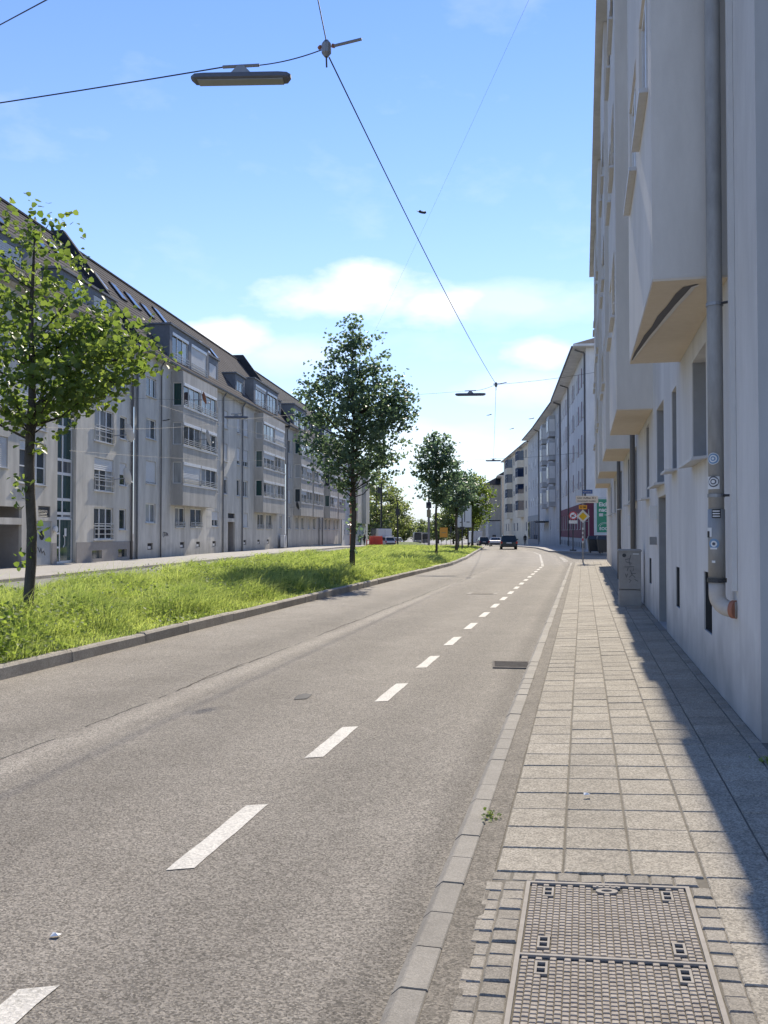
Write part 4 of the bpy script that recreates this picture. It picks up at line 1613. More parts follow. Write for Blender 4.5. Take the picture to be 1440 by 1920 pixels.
# the door niche sits below its window, so keep them apart
ops = [n_open(*q) for q in gw] + [n_open(*q) for q in cw] + [n_open(*q) for q in dr_]
mb = MB()
wall_grid(mb, NL, -.25, NH, ops, lambda u, dp, z: (u, dp, z), .34)
mb.build('wall', M['wall_near'], near)
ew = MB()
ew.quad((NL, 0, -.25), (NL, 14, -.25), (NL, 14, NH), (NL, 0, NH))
ew.build('end_wall', M['wall_near_end'], near)
MB().quad((0, 0, -.25), (0, 14, -.25), (0, 14, NH), (0, 0, NH)).build('end_wall', M['wall_near'], near)
for q in gw:
    a, b, c, e = n_open(*q)
    window(near, (a + b) / 2, c, b - a, e - c, n=2 if b - a > 1 else 1, sill=False, depth=.34, gm='glass')
    so = MB().add([(a - .06, -.16, c - .06), (b + .06, -.16, c - .06), (b + .06, .3, c + .0), (a - .06, .3, c + .0), (a - .06, -.16, c - .025), (b + .06, -.16, c - .025), (b + .06, .3, c + .02), (a - .06, .3, c + .02)],
                  [(0, 3, 2, 1), (4, 5, 6, 7), (0, 1, 5, 4), (1, 2, 6, 5), (2, 3, 7, 6), (3, 0, 4, 7)]).build('sill', M['sill'], near)
for q in gw + dr_:  # grey side linings put the shade of the recesses into the colour
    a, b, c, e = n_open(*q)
    MB().quad((a + .004, .012, c + .02), (a + .004, .27, c + .02), (a + .004, .27, e), (a + .004, .012, e)).build('reveal_shade', M['reveal_shade'], near)
    MB().quad((b - .004, .012, c + .02), (b - .004, .27, c + .02), (b - .004, .27, e), (b - .004, .012, e)).build('reveal_shade', M['reveal_shade'], near)
for q in cw:
    a, b, c, e = n_open(*q)
    cwn = MB().box(a, b, .28, .33, c, e).build('cellar_window', M['dark'], near)
    ni = MB()  # dark lining paints the shade inside the cellar opening
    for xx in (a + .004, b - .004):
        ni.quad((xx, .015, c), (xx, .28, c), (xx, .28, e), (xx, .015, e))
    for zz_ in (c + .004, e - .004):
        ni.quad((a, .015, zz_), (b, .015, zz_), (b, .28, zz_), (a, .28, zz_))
    tag(ni.build('shade_lining', M['metal_dark'], cwn), None, kind='stuff')
    for k in range(1, 4):
        x = a + (b - a) * k / 4
        MB().box(x - .012, x + .012, .2, .224, c, e).build('bar', M['metal_dark'], cwn)
for q in dr_:
    a, b, c, e = n_open(*q)
    do = MB().box(a, b, .28, .33, c, e).build('door', M['door_dark'], near)
    MB().box(a + .2, b - .2, .27, .279, c + .9, e - .2).build('pane', M['glass'], do)
    MB().box(b - .16, b - .12, .22, .279, c + .95, c + 1.15).build('handle', M['metal_grey'], do)
    MB().box(a - .02, b + .02, -.1, .28, -.02, .055).build('doorstep', M['kerb'], near)
# projecting boxes
BE = .65
bays_n = [(8.25, 12.25), (16.85, 21.2), (24.7, 29.0), (33.9, 38.2), (42.2, 46.6)]
for s0, s1 in bays_n:
    a, b = nx(s1), nx(s0)
    wz = [(5.85 + k * 2.95, 7.15 + k * 2.95) for k in range(3)]
    wx0, wx1 = a + .35, a + 1.75
    wx2, wx3 = a + 2.35, a + 3.6
    ops = [(wx0 - a, wx1 - a, za, zb) for za, zb in wz] + [(wx2 - a, wx3 - a, za, zb) for za, zb in wz]
    mb = MB()
    wall_grid(mb, b - a, 3.9, NH - .02, ops, lambda u, dp, z: (a + u, -BE + dp, z), .06)
    mb.quad((a, 0, 3.9), (a, -BE, 3.9), (a, -BE, NH), (a, 0, NH))
    mb.quad((b, 0, 3.9), (b, -BE, 3.9), (b, -BE, NH), (b, 0, NH))
    by = mb.build('bay', M['bay_near'], near)
    MB().box(a + .003, b - .003, -BE + .003, -.002, 3.88, 3.92).build('bay_soffit', M['bay_under_bounce'], by)
    for za, zb in wz:
        for w0, w1 in ((wx0, wx1), (wx2, wx3)):
            window(near, (w0 + w1) / 2, za, w1 - w0, zb - za, y=-BE, n=2, sill=False, depth=.09, sh=random.choice((0, .4, .8)))
            MB().box(w0 - .05, w1 + .05, -BE - .085, -BE - .002, za - .05, za - .006).build('sill', M['sill'], near)
# peeled plaster under the first box
pk, pk2 = MB(), MB()
ys = [(.05, -.24, .02), (.12, -.30, .06), (.35, -.33, .075), (.8, -.385, .06), (1.2, -.43, .07), (1.7, -.475, .05), (2.1, -.52, .055), (2.6, -.56, .04), (3.1, -.60, .03), (3.6, -.63, .008)]
x_near = nx(8.25) - .12
for i in range(len(ys) - 1):
    (u0, y0, w0), (u1, y1, w1) = ys[i], ys[i + 1]
    pk.quad((x_near - u0, max(y0 - w0, -.645), 3.876), (x_near - u0, y0 + w0 * .5, 3.876), (x_near - u1, y1 + w1 * .5, 3.876), (x_near - u1, max(y1 - w1, -.645), 3.876))
    pk2.quad((x_near - u0, y0 + w0 * .2, 3.873), (x_near - u0, y0 + w0 * .75, 3.866), (x_near - u1, y1 + w1 * .75, 3.866), (x_near - u1, y1 + w1 * .2, 3.873))
tag(pk.build('peeled_plaster', M['graffiti_grey'], near), 'peeled grey strip on the box underside')
pk2.build('plaster_edge', M['sill'], near)
# eaves and roof
MB().box(-.3, NL + .15, -.86, 14.3, NH + .01, NH + .16).build('eaves', M['wall_near'], near)
rf = MB()
rf.add([(-.3, -.86, NH + .17), (NL + .15, -.86, NH + .17), (NL + .15, 14.3, NH + .17), (-.3, 14.3, NH + .17), (3, 6.5, NH + 4.5), (NL - 3, 6.5, NH + 4.5)], [(0, 1, 5, 4), (1, 2, 5), (2, 3, 4, 5), (3, 0, 4)])
rf.build('roof', M['roof_tile'], near)
# black spray paint on the end wall
gf = MB()
for pts, r_ in (([(.22, 1.72), (.30, 1.95), (.42, 1.6), (.36, 1.35)], .05), ([(.14, .98), (.2, 1.06), (.3, 1.08), (.42, 1.0)], .028), ([(.10, .25), (.2, .35), (.18, .15), (.32, .22), (.4, .05)], .02), ([(.2, .5), (.25, .2), (.4, .35)], .012)):
    gf.tube([(NL + .004, y, z) for y, z in pts], r_, 6)
gfo = gf.build('graffiti', M['graffiti'], near)
# rainwater pipe with its plastic elbow
ps = 8.10
pxx = nx(ps)
pipe = MB().tube([(pxx, -.14, 1.38), (pxx, -.14, 3), (pxx, -.14, 7), (pxx, -.14, 12), (pxx, -.14, NH - .7), (pxx, -.35, NH - .25), (pxx, -.75, NH + .0)], .066, 20).build('downpipe', M['pipe_zinc'], near, smooth=True)
MB().tube([(pxx, -.14, 1.2), (pxx, -.14, 1.8)], .072, 20).build('standpipe', M['pipe_zinc'], near, smooth=True)
MB().tube([(pxx, -.14, 1.165), (pxx, -.14, 1.2)], .082, 20).build('collar', M['metal_dark'], near)
el = MB()
pts = []
for k in range(9):
    a = k * math.pi / 16
    pts.append((pxx + .10 * (1 - math.cos(a)) * .9, -.14 + .10 * (1 - math.cos(a)), 1.06 - .12 * math.sin(a)))
pts = [(pxx, -.14, 1.165)] + pts + [(pxx + .13, -.0, .94)]
el.tube(pts, .070, 18)
elb = el.build('elbow', M['plastic_cream'], near, smooth=True)
MB().tube([(pxx + .105, -.03, .94), (pxx + .13, -.002, .94)], .078, 18).build('ring', M['rust_ring'], elb)
for z in (1.92, 3.6, 6.5, 9.5):
    cl = MB().tube([(pxx, -.14, z - .015), (pxx, -.14, z + .015)], .073, 16).build('clamp', M['metal_grey'], pipe)
    MB().tube([(pxx + .04, -.10, z), (pxx + .10, 0, z)], .012, 6).build('bracket', M['metal_dark'], pipe)
# second, thin pipe chase beside it
MB().box(pxx + .10, pxx + .19, -.045, -.002, 1.1, NH - .3).build('cable_duct', M['wall_near'], near)


def on_pipe(mb, z0, z1, a0, a1, r=.0745, n=6):
    # a patch wrapped on the pipe; angle 0 faces the camera end of the street
    P_ = []
    for k in range(n + 1):
        a = a0 + (a1 - a0) * k / n
        P_.append((pxx + r * math.cos(a), -.14 - r * math.sin(a)))
    for k in range(n):
        mb.quad((P_[k][0], P_[k][1], z0), (P_[k + 1][0], P_[k + 1][1], z0), (P_[k + 1][0], P_[k + 1][1], z1), (P_[k][0], P_[k][1], z1))
    return mb


def round_sticker(z, r, cols):
    for i, (f_, c_) in enumerate(cols):
        mb = MB()
        n = 20
        rr = .0745 + .0012 * (i + 1)
        ring = []
        for k in range(n):
            a = 2 * math.pi * k / n
            an = .45 + r * f_ * math.cos(a) / .0745
            ring.append((pxx + rr * math.cos(an), -.14 - rr * math.sin(an), z + r * f_ * math.sin(a)))
        an = .45
        mb.add([(pxx + rr * math.cos(an), -.14 - rr * math.sin(an), z)] + ring, [(0, 1 + k, 1 + (k + 1) % n) for k in range(n)])
        mb.build('sticker', M[c_], pipe)


round_sticker(2.24, .052, ((1, 'sign_white'), (.88, 'sticker_blue'), (.62, 'sign_white'), (.4, 'sticker_blue'), (.2, 'sign_white')))
on_pipe(MB(), 1.975, 2.085, -.25, 1.25).build('sticker', M['sign_white'], pipe)
round_sticker(2.04, .05, ((.95, 'graffiti_grey'), (.72, 'sign_white'), (.5, 'graffiti_grey'), (.3, 'sign_white')))
on_pipe(MB(), 1.725, 1.80, -.35, .65).build('sticker', M['graffiti'], pipe)
for k in range(3):
    on_pipe(MB(), 1.735 + k * .022, 1.745 + k * .022, -.25, .55, .0757).build('sticker_lettering', M['sign_white'], pipe)
on_pipe(MB(), 1.56, 1.64, .7, 1.5).build('sticker', M['sign_white'], pipe)
on_pipe(MB(), 1.555, 1.61, 1.0, 1.6, .0757).build('sticker', M['graffiti'], pipe)
round_sticker(1.50, .045, ((1, 'sticker_blue'), (.6, 'sign_white'), (.3, 'graffiti_grey')))
on_pipe(MB(), 1.452, 1.467, .1, .9, .0760).build('sticker', M['sign_white'], pipe)
on_pipe(MB(), 1.335, 1.355, .3, .7, .0757).build('sticker', M['sign_white'], pipe)
# door bell box, lamp, small boxes on the wall
for s_, z_, w_, h_, lab in ((16.2, 1.95, .16, .24, 'wall_lamp'), (16.25, 1.45, .08, .14, 'bell_panel'), (23.6, 1.9, .16, .26, 'wall_lamp')):
    MB().box(nx(s_) - w_ / 2, nx(s_) + w_ / 2, -.12, -.002, z_ - h_ / 2, z_ + h_ / 2).build(lab, M['sign_white'] if lab == 'wall_lamp' else M['metal_grey'], near)
downpipe(near, nx(21.9), 0, NH, 'pipe_dark', .06, swan=.6)
downpipe(near, nx(30.2), 0, NH, 'pipe_dark', .06, swan=.6)

# ------------------------------------------------------------------ far right block
def block(name, label, far, nearp, H, mat, storeys, cols, fm='frame_white', z_g=1.9, gh=1.7, dz=3.3, z1st=6.2, wh=1.55, ww=1.25, eave=1.1, roofm='slate', gm='glass', ground=True, th=12, roof_h=3.2, hip_near=False):
    far, nearp = Vector(far), Vector(nearp)
    u = (nearp - far)
    L = u.length
    ang = math.atan2(u.y, u.x)
    zb = min(gz(far.y), gz(nearp.y))
    t = thing(name, label, 'building', (far.x, far.y, 0), (0, 0, ang))
    wins = []
    for i, c_ in enumerate(cols):
        x = c_ * L if c_ <= 1 else c_
        for k in range(storeys):
            wins.append(wn(x, z1st + k * dz, ww, wh, n=2, sh=random.choice((0, 0, .3, .7)), fm=fm, gm=gm))
        if ground:
            wins.append(wn(x, z_g, ww, gh, n=2, fm=fm, gm=gm))
    facade(t, 'wall', M[mat], L, zb - .4, H, wins, 0, (), .09)
    for xe in (0, L):
        MB().quad((xe, 0, zb - .4), (xe, th, zb - .4), (xe, th, H), (xe, 0, H)).build('end_wall', M[mat], t)
    MB().box(-.01, L + (.8 if hip_near else .01), -eave, th, H + .005, H + .22).build('eaves', M['wall_pale'], t)
    hn = L - (5 if hip_near else 0)
    rf = MB()
    lx = L + (.8 if hip_near else 0)
    rf.add([(0, -eave, H + .23), (lx, -eave, H + .23), (lx, th, H + .23), (0, th, H + .23), (0, th * .5, H + roof_h), (hn, th * .5, H + roof_h)], [(0, 1, 5, 4), (1, 2, 5), (2, 3, 4, 5), (3, 0, 4)])
    rf.build('roof', M[roofm], t)
    g = MB().box(0, L, -eave - .14, -eave - .003, H + .05, H + .19).build('gutter', M['zinc'], t)
    return t, L


C0, C1, C2, C3, C4 = (19.0, 82.0), (23.5, 116.0), (26.1, 147.0), (27.4, 166.0), (29.2, 213.0)
ra, La = block('apartment_house', 'pale grey house with maroon ground floor across the side street', C1, C0, 19.0, 'wall_pale', 4, (.05, .135, .22, .33, .44, .53, .62, .72, .82, .93), hip_near=True, roofm='roof_tile', eave=1.2)
# maroon ground floor cladding with openings for the ground windows
mb = MB()
ops = [(c * La - .64, c * La + .64, 1.88, 3.62) for c in (.05, .135, .22, .33, .44, .53, .62, .72, .82, .93)]
wall_grid(mb, La, 1.02, 4.45, ops, lambda u, dp, z: (u, -.05 + dp, z), .045)
mb.quad((La + .05, -.05, 1.02), (La + .05, 12, 1.02), (La + .05, 12, 4.45), (La + .05, -.05, 4.45))
mb.quad((La, -.05, 1.02), (La + .05, -.05, 1.02), (La + .05, -.05, 4.45), (La, -.05, 4.45))
mb.build('maroon_cladding', M['maroon'], ra)
MB().box(-.0, La + .08, -.09, -.002, -.3, 1.0).build('plinth', M['wall_bluegrey'], ra)
for c in np.arange(.05, .98, .075):
    MB().box(c * La - .3, c * La + .3, -.1, -.092, .1, .62).build('cellar_window', M['dark'], ra)
for c in (.275, .575, .77, .875):
    for k in range(4):
        MB().box(c * La - .3, c * La + .3, -.02, -.003, 6.0 + k * 3.3, 7.9 + k * 3.3).build('accent_panel', M['maroon'], ra)
for x in (.3, La * .40, La - .4):
    downpipe(ra, x, 0, 19, 'pipe_dark', .08, swan=1.0)
rb, Lb = block('apartment_house', 'light grey house with white-framed bays, second in the far right row', C2, C1, 19.0, 'wall_bluegrey', 4, (.06, .16, .28, .58, .88, .95), wh=1.7)
for c in (.42, .74):
    for k in range(4):
        x = c * Lb
        byo = MB().box(x - 1.5, x + 1.5, -.9, -.002, 5.2 + k * 3.3, 8.1 + k * 3.3).build('bay', M['wall_bluegrey'], rb)
        window(rb, x, 5.9 + k * 3.3, 2.4, 1.7, y=-.9 - .13, n=2, sill=False, depth=.1)
        MB().box(x + 1.505, x + 1.54, -.85, -.05, 5.9 + k * 3.3, 7.6 + k * 3.3).build('bay_side_window', M['frame_white'], rb)
for x in (.3, Lb - .3):
    downpipe(rb, x, 0, 19, 'pipe_dark', .09, swan=.9)
MB().box(Lb * .28, Lb * .5, -1.4, -.003, 3.1, 3.3).build('door_canopy', M['slate'], rb)
rc, Lc = block('apartment_house', 'blue grey house with slate-dark shopfront, third in the far right row', C3, C2, 19.0, 'wall_bluegrey', 4, (.12, .32, .52, .72, .9), ground=False, ww=1.1)
sh_ = MB().box(.3, Lc - .3, -.12, -.003, -.6, 4.6).build('shopfront', M['frame_blue'], rc)
for i in range(5):
    MB().box(.8 + i * (Lc - 1.6) / 5, .8 + (i + .8) * (Lc - 1.6) / 5, -.15, -.122, .4, 3.6).build('shop_window', M['glass_blue'], rc)
rd_, Ld = block('apartment_house', 'cream house with blue-framed corner bays, last in the far right row', C4, C3, 18.6, 'wall_cream', 4, (.12, .24, .48, .62, .93), fm='frame_blue', gm='glass_blue', eave=.6, ww=1.4)
for c in (.36, .80):
    for k in range(4):
        x = c * Ld
        z = 5.0 + k * 3.3
        prof = [(x - 2.6, -.002), (x - 1.9, -1.2), (x + 1.9, -1.2), (x + 2.6, -.002)]
        MB().prism(prof, 'z', z - .4, z + 1.0).build('bay', M['wall_cream'], rd_)
        prof2 = [(x - 2.5, -.002), (x - 1.85, -1.12), (x + 1.85, -1.12), (x + 2.5, -.002)]
        MB().prism(prof2, 'z', z + 1.0, z + 2.9).build('bay_window', M['glass_blue'], rd_)
        fb = MB()
        for q in (-1.87, -.62, .62, 1.87):
            fb.box(x + q - .07, x + q + .07, -1.19, -1.10, z + 1.0, z + 2.9)
        fb.box(x - 1.8, x + 1.8, -1.185, -1.10, z + 2.2, z + 2.3)
        fb.build('bay_frame', M['frame_blue'], rd_)
# end gable of the cream house, lit, and the beige house beyond
MB().box(-.02, -.005, 0, 11.8, 0, 1).build('gable_base', M['plinth'], rd_)
be, Lbe = block('gable_house', 'beige gabled building closing the view beyond the cream house', (33.0, 252.0), (30.2, 224.0), 16.0, 'wall_beige', 3, (.2, .5, .8), ground=False, th=9, roof_h=3.5, dz=3.6, z1st=4.5)
# it shows its end wall to the street
e2 = thing('gable_house', 'plain beige house with shallow roof where the street bends left', 'building', (27.0, 232, 0), (0, 0, 0))
MB().box(0, 7.5, 0, 16, gz(232) - .5, 14.2).build('wall', M['wall_beige'], e2)
MB().add([(-.6, -.5, 14.21), (8.1, -.5, 14.21), (8.1, 16.5, 14.21), (-.6, 16.5, 14.21), (3.75, 3, 16.6), (3.75, 13, 16.6)], [(0, 1, 4), (1, 2, 5, 4), (2, 3, 5), (3, 0, 4, 5)]).build('roof', M['slate'], e2)
for z in (3.5, 7, 10.5):
    for x in (1.2, 5.6):
        window(e2, x, z, 1.1, 1.6, y=-.14, n=1, sill=False, depth=.1)
# green-grey shed
sd = thing('shed', 'blue-grey corrugated hoarding box beyond the white car', 'shed', (23.4, 196, gz(196)), (0, 0, R(5)))
MB().box(0, 2.6, 0, 3, 0, 5.2).build('wall', M['wall_bluegrey'], sd)
MB().box(-.15, 2.75, -.15, 3.15, 5.2, 5.4).build('roof', M['slate'], sd)
MB().box(.9, 1.7, -.03, -.002, 0, 2.1).build('door', M['door_dark'], sd)
# ================================================================== TREES
def make_tree(name, label, x, d, z0, env, trunk_r, n_clump, per, leaf, lmat, seed, suckers=0, bulge=(), group=None, spread=.24):
    """env: [(height, radius)] crown envelope; limbs reach leaf clumps spread through it"""
    global rng
    rs = np.random.default_rng(seed)
    rr = random.Random(seed)
    t = thing(name, label, 'tree', (x, d, z0), (0, 0, 0), group)
    hs = [e[0] for e in env]
    rads = [e[1] for e in env]
    zt, zb = max(hs), min(hs)
    # trunk
    pts, rad = [], []
    nseg = 12
    for i in range(nseg + 1):
        z = zt * .93 * i / nseg
        wob = .03 * zt / 8
        pts.append((wob * math.sin(i * 1.3 + seed), wob * math.cos(i * .9 + seed * 2), z))
        f_ = i / nseg
        rad.append(trunk_r * (1.18 if i == 0 else 1.0) * (1 - .25 * f_) if z < zb else max(.012, trunk_r * .8 * (1 - (z - zb) / (zt - zb)) ** .8))
    MB().tube(pts, rad, 10).build('trunk', M['bark'], t, smooth=True)
    zs = np.linspace(zb, zt, 60)
    wgt = np.interp(zs, sorted(hs), [r for _, r in sorted(zip(hs, rads))]) ** 1.6 + .02
    wgt /= wgt.sum()
    br = MB()
    cl = []
    so = sorted(zip(hs, rads))
    sh_, sr_ = [q[0] for q in so], [q[1] for q in so]
    for i in range(n_clump):
        z = float(rs.choice(zs, p=wgt)) + rr.uniform(-.08, .08)
        an = rr.uniform(0, 2 * math.pi)
        Rm = float(np.interp(z, sh_, sr_)) * rr.uniform(.82, 1.08)
        r_ = Rm * (rr.random() ** .55)
        cx_, cy_ = r_ * math.cos(an), r_ * math.sin(an)
        cl.append((cx_, cy_, z, r_))
        if r_ > .3 and i % 4 == 0:
            za = max(zb * .92, z - .35 * r_ - rr.uniform(0, .3))
            m1_ = (cx_ * .45, cy_ * .45, za + (z - za) * .35 + rr.uniform(-.08, .12))
            m2_ = (cx_ * .8, cy_ * .8, za + (z - za) * .8 + rr.uniform(-.05, .1))
            b_r = min(.045, .012 + .014 * r_) * (trunk_r / .1)
            br.tube([(0, 0, za), m1_, m2_, (cx_, cy_, z)], [b_r, b_r * .7, b_r * .4, .005], 5, False)
    for (ax_, az_, ar_) in bulge:        # extra limbs named by angle, height and reach
        for q in range(14):
            f_ = rr.uniform(.45, 1.05)
            aa = ax_ + rr.gauss(0, .22)
            cl.append((ar_ * f_ * math.cos(aa), ar_ * f_ * math.sin(aa), az_ + rr.gauss(0, .22) + .1 * f_, ar_))
        br.tube([(0, 0, az_ - .35), (ar_ * .35 * math.cos(ax_), ar_ * .35 * math.sin(ax_), az_ - .02), (ar_ * .75 * math.cos(ax_), ar_ * .75 * math.sin(ax_), az_ + .05), (ar_ * math.cos(ax_), ar_ * math.sin(ax_), az_ - .05)], [.04, .03, .02, .006], 6, False)
    br.build('limbs', M['twig'], t, smooth=True)
    P = []
    for (cx_, cy_, z, r_) in cl:
        m_ = max(3, int(per * rr.uniform(.5, 1.4)))
        # each clump is a short leafy shoot pointing outwards
        dirv = np.array([cx_, cy_, .25 * max(r_, .3)]) + rs.normal(0, .25, 3)
        dirv /= np.linalg.norm(dirv) + 1e-6
        ln = spread * 1.7 * rr.uniform(.6, 1.3)
        tt = rs.uniform(-1, 1, (m_, 1))
        q = np.array([[cx_, cy_, z]]) + dirv * tt * ln + rs.normal(0, spread * .42, (m_, 3)) * np.array([1, 1, .75])
        P.append(q)
    for i in range(suckers):
        z = rr.uniform(.7, zb)
        an = rr.uniform(0, 6.28)
        q = np.array([[.16 * math.cos(an), .16 * math.sin(an), z]]) + rs.normal(0, .09, (rr.randint(4, 10), 3))
        P.append(q)
    P = np.concatenate(P)
    keep_rng, rng = rng, rs
    V_, Q_ = leaf_cloud(P, leaf, .25, .5)
    rng = keep_rng
    cr_ = obj('crown', np_mesh('crown', V_, Q_, M[lmat]), t)
    return t


make_tree('linden_tree', 'nearest young linden at the left edge with backlit leaves', at(55, 1145, 13.8).x, 13.8, .1,
          [(3.2, .5), (3.5, 1.2), (3.8, 1.6), (4.3, 1.75), (4.8, 1.5), (5.3, 1.0), (5.8, .85), (6.2, .6), (6.5, .35), (6.65, .1)],
          .082, 122, 34, .096, 'leaf_lit', 11, 12, bulge=((.1, 4.2, 1.75), (-.35, 3.8, 1.7), (.5, 4.6, 1.6)))
make_tree('linden_tree', 'full conical linden in the middle of the median strip', at(662, 1068, 33).x, 33, .1,
          [(3.0, .5), (3.4, 1.2), (3.8, 1.75), (4.4, 2.1), (5.2, 2.25), (5.9, 2.25), (6.6, 2.05), (7.5, 1.7), (8.4, 1.0), (9.1, .62), (9.65, .3), (9.85, .08)],
          .105, 390, 30, .118, 'leaf_dark', 23, 16, bulge=((-.1, 5.6, 2.35), (.2, 6.3, 2.2)), spread=.26)
make_tree('linden_tree', 'slim linden standing third along the median', at(818, 1035, 52).x, 52, .1,
          [(3.2, .3), (3.6, 1.1), (4.3, 1.5), (5.0, 1.3), (5.6, 1.35), (6.3, 1.25), (6.9, .7), (7.4, .2)], .075, 200, 20, .16, 'leaf_dark', 31, 2, spread=.26)
make_tree('linden_tree', 'rounded linden fourth along the median, left of the sign board', at(856, 1030, 71).x, 71, .1,
          [(2.9, .4), (3.5, 1.4), (4.3, 1.9), (5.2, 1.9), (6.0, 1.5), (6.7, .7), (7.1, .2)], .12, 190, 20, .17, 'leaf_dark', 37, 0, spread=.32)
make_tree('linden_tree', 'bushy linden at the far end of the median by the kerb', at(886, 1028, 93).x, 93, .1,
          [(2.0, .6), (2.7, 1.6), (3.8, 2.2), (5.0, 2.3), (6.2, 1.9), (7.2, 1.2), (7.9, .3)], .12, 230, 20, .2, 'leaf_lit', 41, 0, spread=.4)
# big trees where the street opens to the park
far_trees = [(706, 190, 16.5, 6.2, 'tall pale green plane tree right of the white corner house'), (734, 205, 13.5, 4.4, 'broad yellow-green tree behind the red container'),
             (757, 262, 9.5, 2.9, 'low far tree left of the tram'), (822, 300, 10.0, 5.0, 'distant grey-green tree behind the tram'),
             (850, 240, 12.0, 5.0, 'dense far tree behind the yellow sign'), (683, 230, 19, 5.5, 'tall far tree beside the corner house gable'), (795, 330, 9.0, 6.5, 'hazy distant tree at the end of the tram line'), (880, 270, 12, 6, 'far tree behind the white van')]
for i, (px, d_, h_, r_, lab) in enumerate(far_trees):
    make_tree('park_tree', lab, at(px, 1000, d_).x, d_, gz(d_) - .1, [(1.6, r_ * .6), (h_ * .3, r_), (h_ * .55, r_ * .95), (h_ * .78, r_ * .65), (h_ * .95, r_ * .25), (h_, .1)],
              .25, 170, 26, .45, 'leaf_far', 60 + i, 0, group='trees beyond the junction', spread=.85)

# ================================================================== OVERHEAD WIRES AND HANGING LAMPS
def wire(name, label, p0, p1, r=.009, sag=.2, n=14, cat='wire', group='overhead wires'):
    p0, p1 = Vector(p0), Vector(p1)
    pts = []
    for i in range(n + 1):
        f_ = i / n
        p = p0.lerp(p1, f_)
        p.z -= sag * 4 * f_ * (1 - f_)
        pts.append(p)
    o = MB().tube([q - p0 for q in pts], r, 5).build(name, M['wire'], None, p0)
    return tag(o, label, cat, group)


def hang_lamp(label, c, ang, L=1.62):
    t = thing('hanging_lamp', label, 'street lamp', c, (0, 0, ang), 'long street lamps hung on wires')
    rings = []
    for (x, w, h0, h1) in ((-L / 2, .05, .0, .05), (-L / 2 + .06, .12, -.04, .07), (-L / 2 + .2, .14, -.045, .075), (L / 2 - .2, .14, -.045, .075), (L / 2 - .06, .12, -.04, .07), (L / 2, .05, .0, .05)):
        rings.append([(x, -w, h0 + .02), (x, -w * .8, h0), (x, w * .8, h0), (x, w, h0 + .02), (x, w * .55, h1), (x, -w * .55, h1)])
    MB().loft(rings).build('housing', M['lamp_body'], t)
    MB().box(-L / 2 + .12, L / 2 - .12, -.10, .10, -.058, -.042).build('lens', M['lamp_lens'], t)
    MB().prism([(-.16, .085), (.16, .085), (.05, .2), (-.05, .2)], 'y', -.05, .05).build('hanger', M['metal_grey'], t)
    MB().tube([(-.3, 0, .20), (.3, 0, .22)], .025, 6).build('wire_clamp', M['metal_grey'], t)
    return t


def wire_node(label, c, ang):
    t = thing('wire_junction', label, 'wire junction', c, (0, 0, ang), 'junctions of the lamp wires')
    MB().tube([(0, 0, -.14), (0, 0, -.08), (0, 0, .06), (0, 0, .12)], [.03, .075, .075, .03], 10).build('hub', M['metal_grey'], t)
    MB().tube([(.12, 0, .02), (.55, .04, .1)], .022, 6).build('arm', M['metal_grey'], t)
    MB().tube([(0, 0, -.14), (.005, 0, -.3)], .014, 6).build('pin', M['metal_dark'], t)
    for sx in (-.09, .09):
        MB().tube([(sx, 0, .03), (sx * 1.4, .03, .03)], .03, 6).build('insulator', M['rust_ring'], t)


N1 = at(612, 90, 13.3)
N2 = at(930, 721, 45.4)
L1 = at(452, 148, 14.0)
L2_ = at(882, 740, 46.4)
L3_ = at(925, 864, 90)
wire_node('grey cable junction with short arm, high over the nearest hanging lamp', N1, -.2)
wire_node('small cable junction high above the road beside the middle hanging lamp', N2, -.2)
hang_lamp('nearest long grey lamp hung on a wire in the sky', L1, R(-2))
hang_lamp('middle hanging lamp above the road, right of the big linden', L2_, R(-4))
hang_lamp('farthest hanging lamp above the road near the cream house', L3_, R(-6), 1.6)
hang_lamp('hanging lamp in front of the long grey house', at(443, 783, 50), R(4), 1.35)
lf = at(-1270, 350, 16)
wire('span_wire', 'wire carrying the nearest lamp off to the left edge', lf, L1 + Vector((-.25, 0, .20)), .011, .15)
wire('span_wire', 'short wire between the nearest lamp and the cable junction', L1 + Vector((.25, 0, .22)), N1 + Vector((-.05, 0, -.02)), .009, .04)
wire('span_wire', 'wire rising from the near junction out of the top of the picture', N1 + Vector((0, 0, .1)), N1 + Vector((-.55, -10.2, 1.0)), .009, .15)
wire('long_wire', 'long cable running along the street between the two junctions', N1 + Vector((.04, .05, -.12)), N2 + Vector((0, 0, .02)), .011, .25, 24)
wire('span_wire', 'wire from the middle lamp to its junction', L2_ + Vector((.2, 0, .2)), N2, .009, .05)
wire('span_wire', 'wire from the middle lamp leftwards over the median', L2_ + Vector((-.2, 0, .2)), (FL(52), 52, 9.6), .007, .3)
wire('span_wire', 'wire from the middle junction to the right house', N2, W(T_WALL, 46, 9.9), .008, .08)
wire('long_wire', 'cable from the middle junction on to the farthest lamp', N2, L3_ + Vector((0, 0, .25)), .010, .5)
wire('span_wire', 'wire carrying the farthest lamp to the pale grey house', L3_ + Vector((.2, 0, .2)), (20.5, 92, 10), .012, .1)
wire('span_wire', 'wire from the farthest lamp leftwards to the grey houses', L3_ + Vector((-.2, 0, .2)), (FL(95), 95, 10), .009, .4)
wire('span_wire', 'thin wire crossing the sky from the right house down to the left row', W(.7, 7.6, 8.6), (FL(98), 98, 9.4), .0014, 1.0, 24)
wire('span_wire', 'wire across the top left corner of the sky', at(-40, 68, 16), at(150, -34, 12), .010, 0)
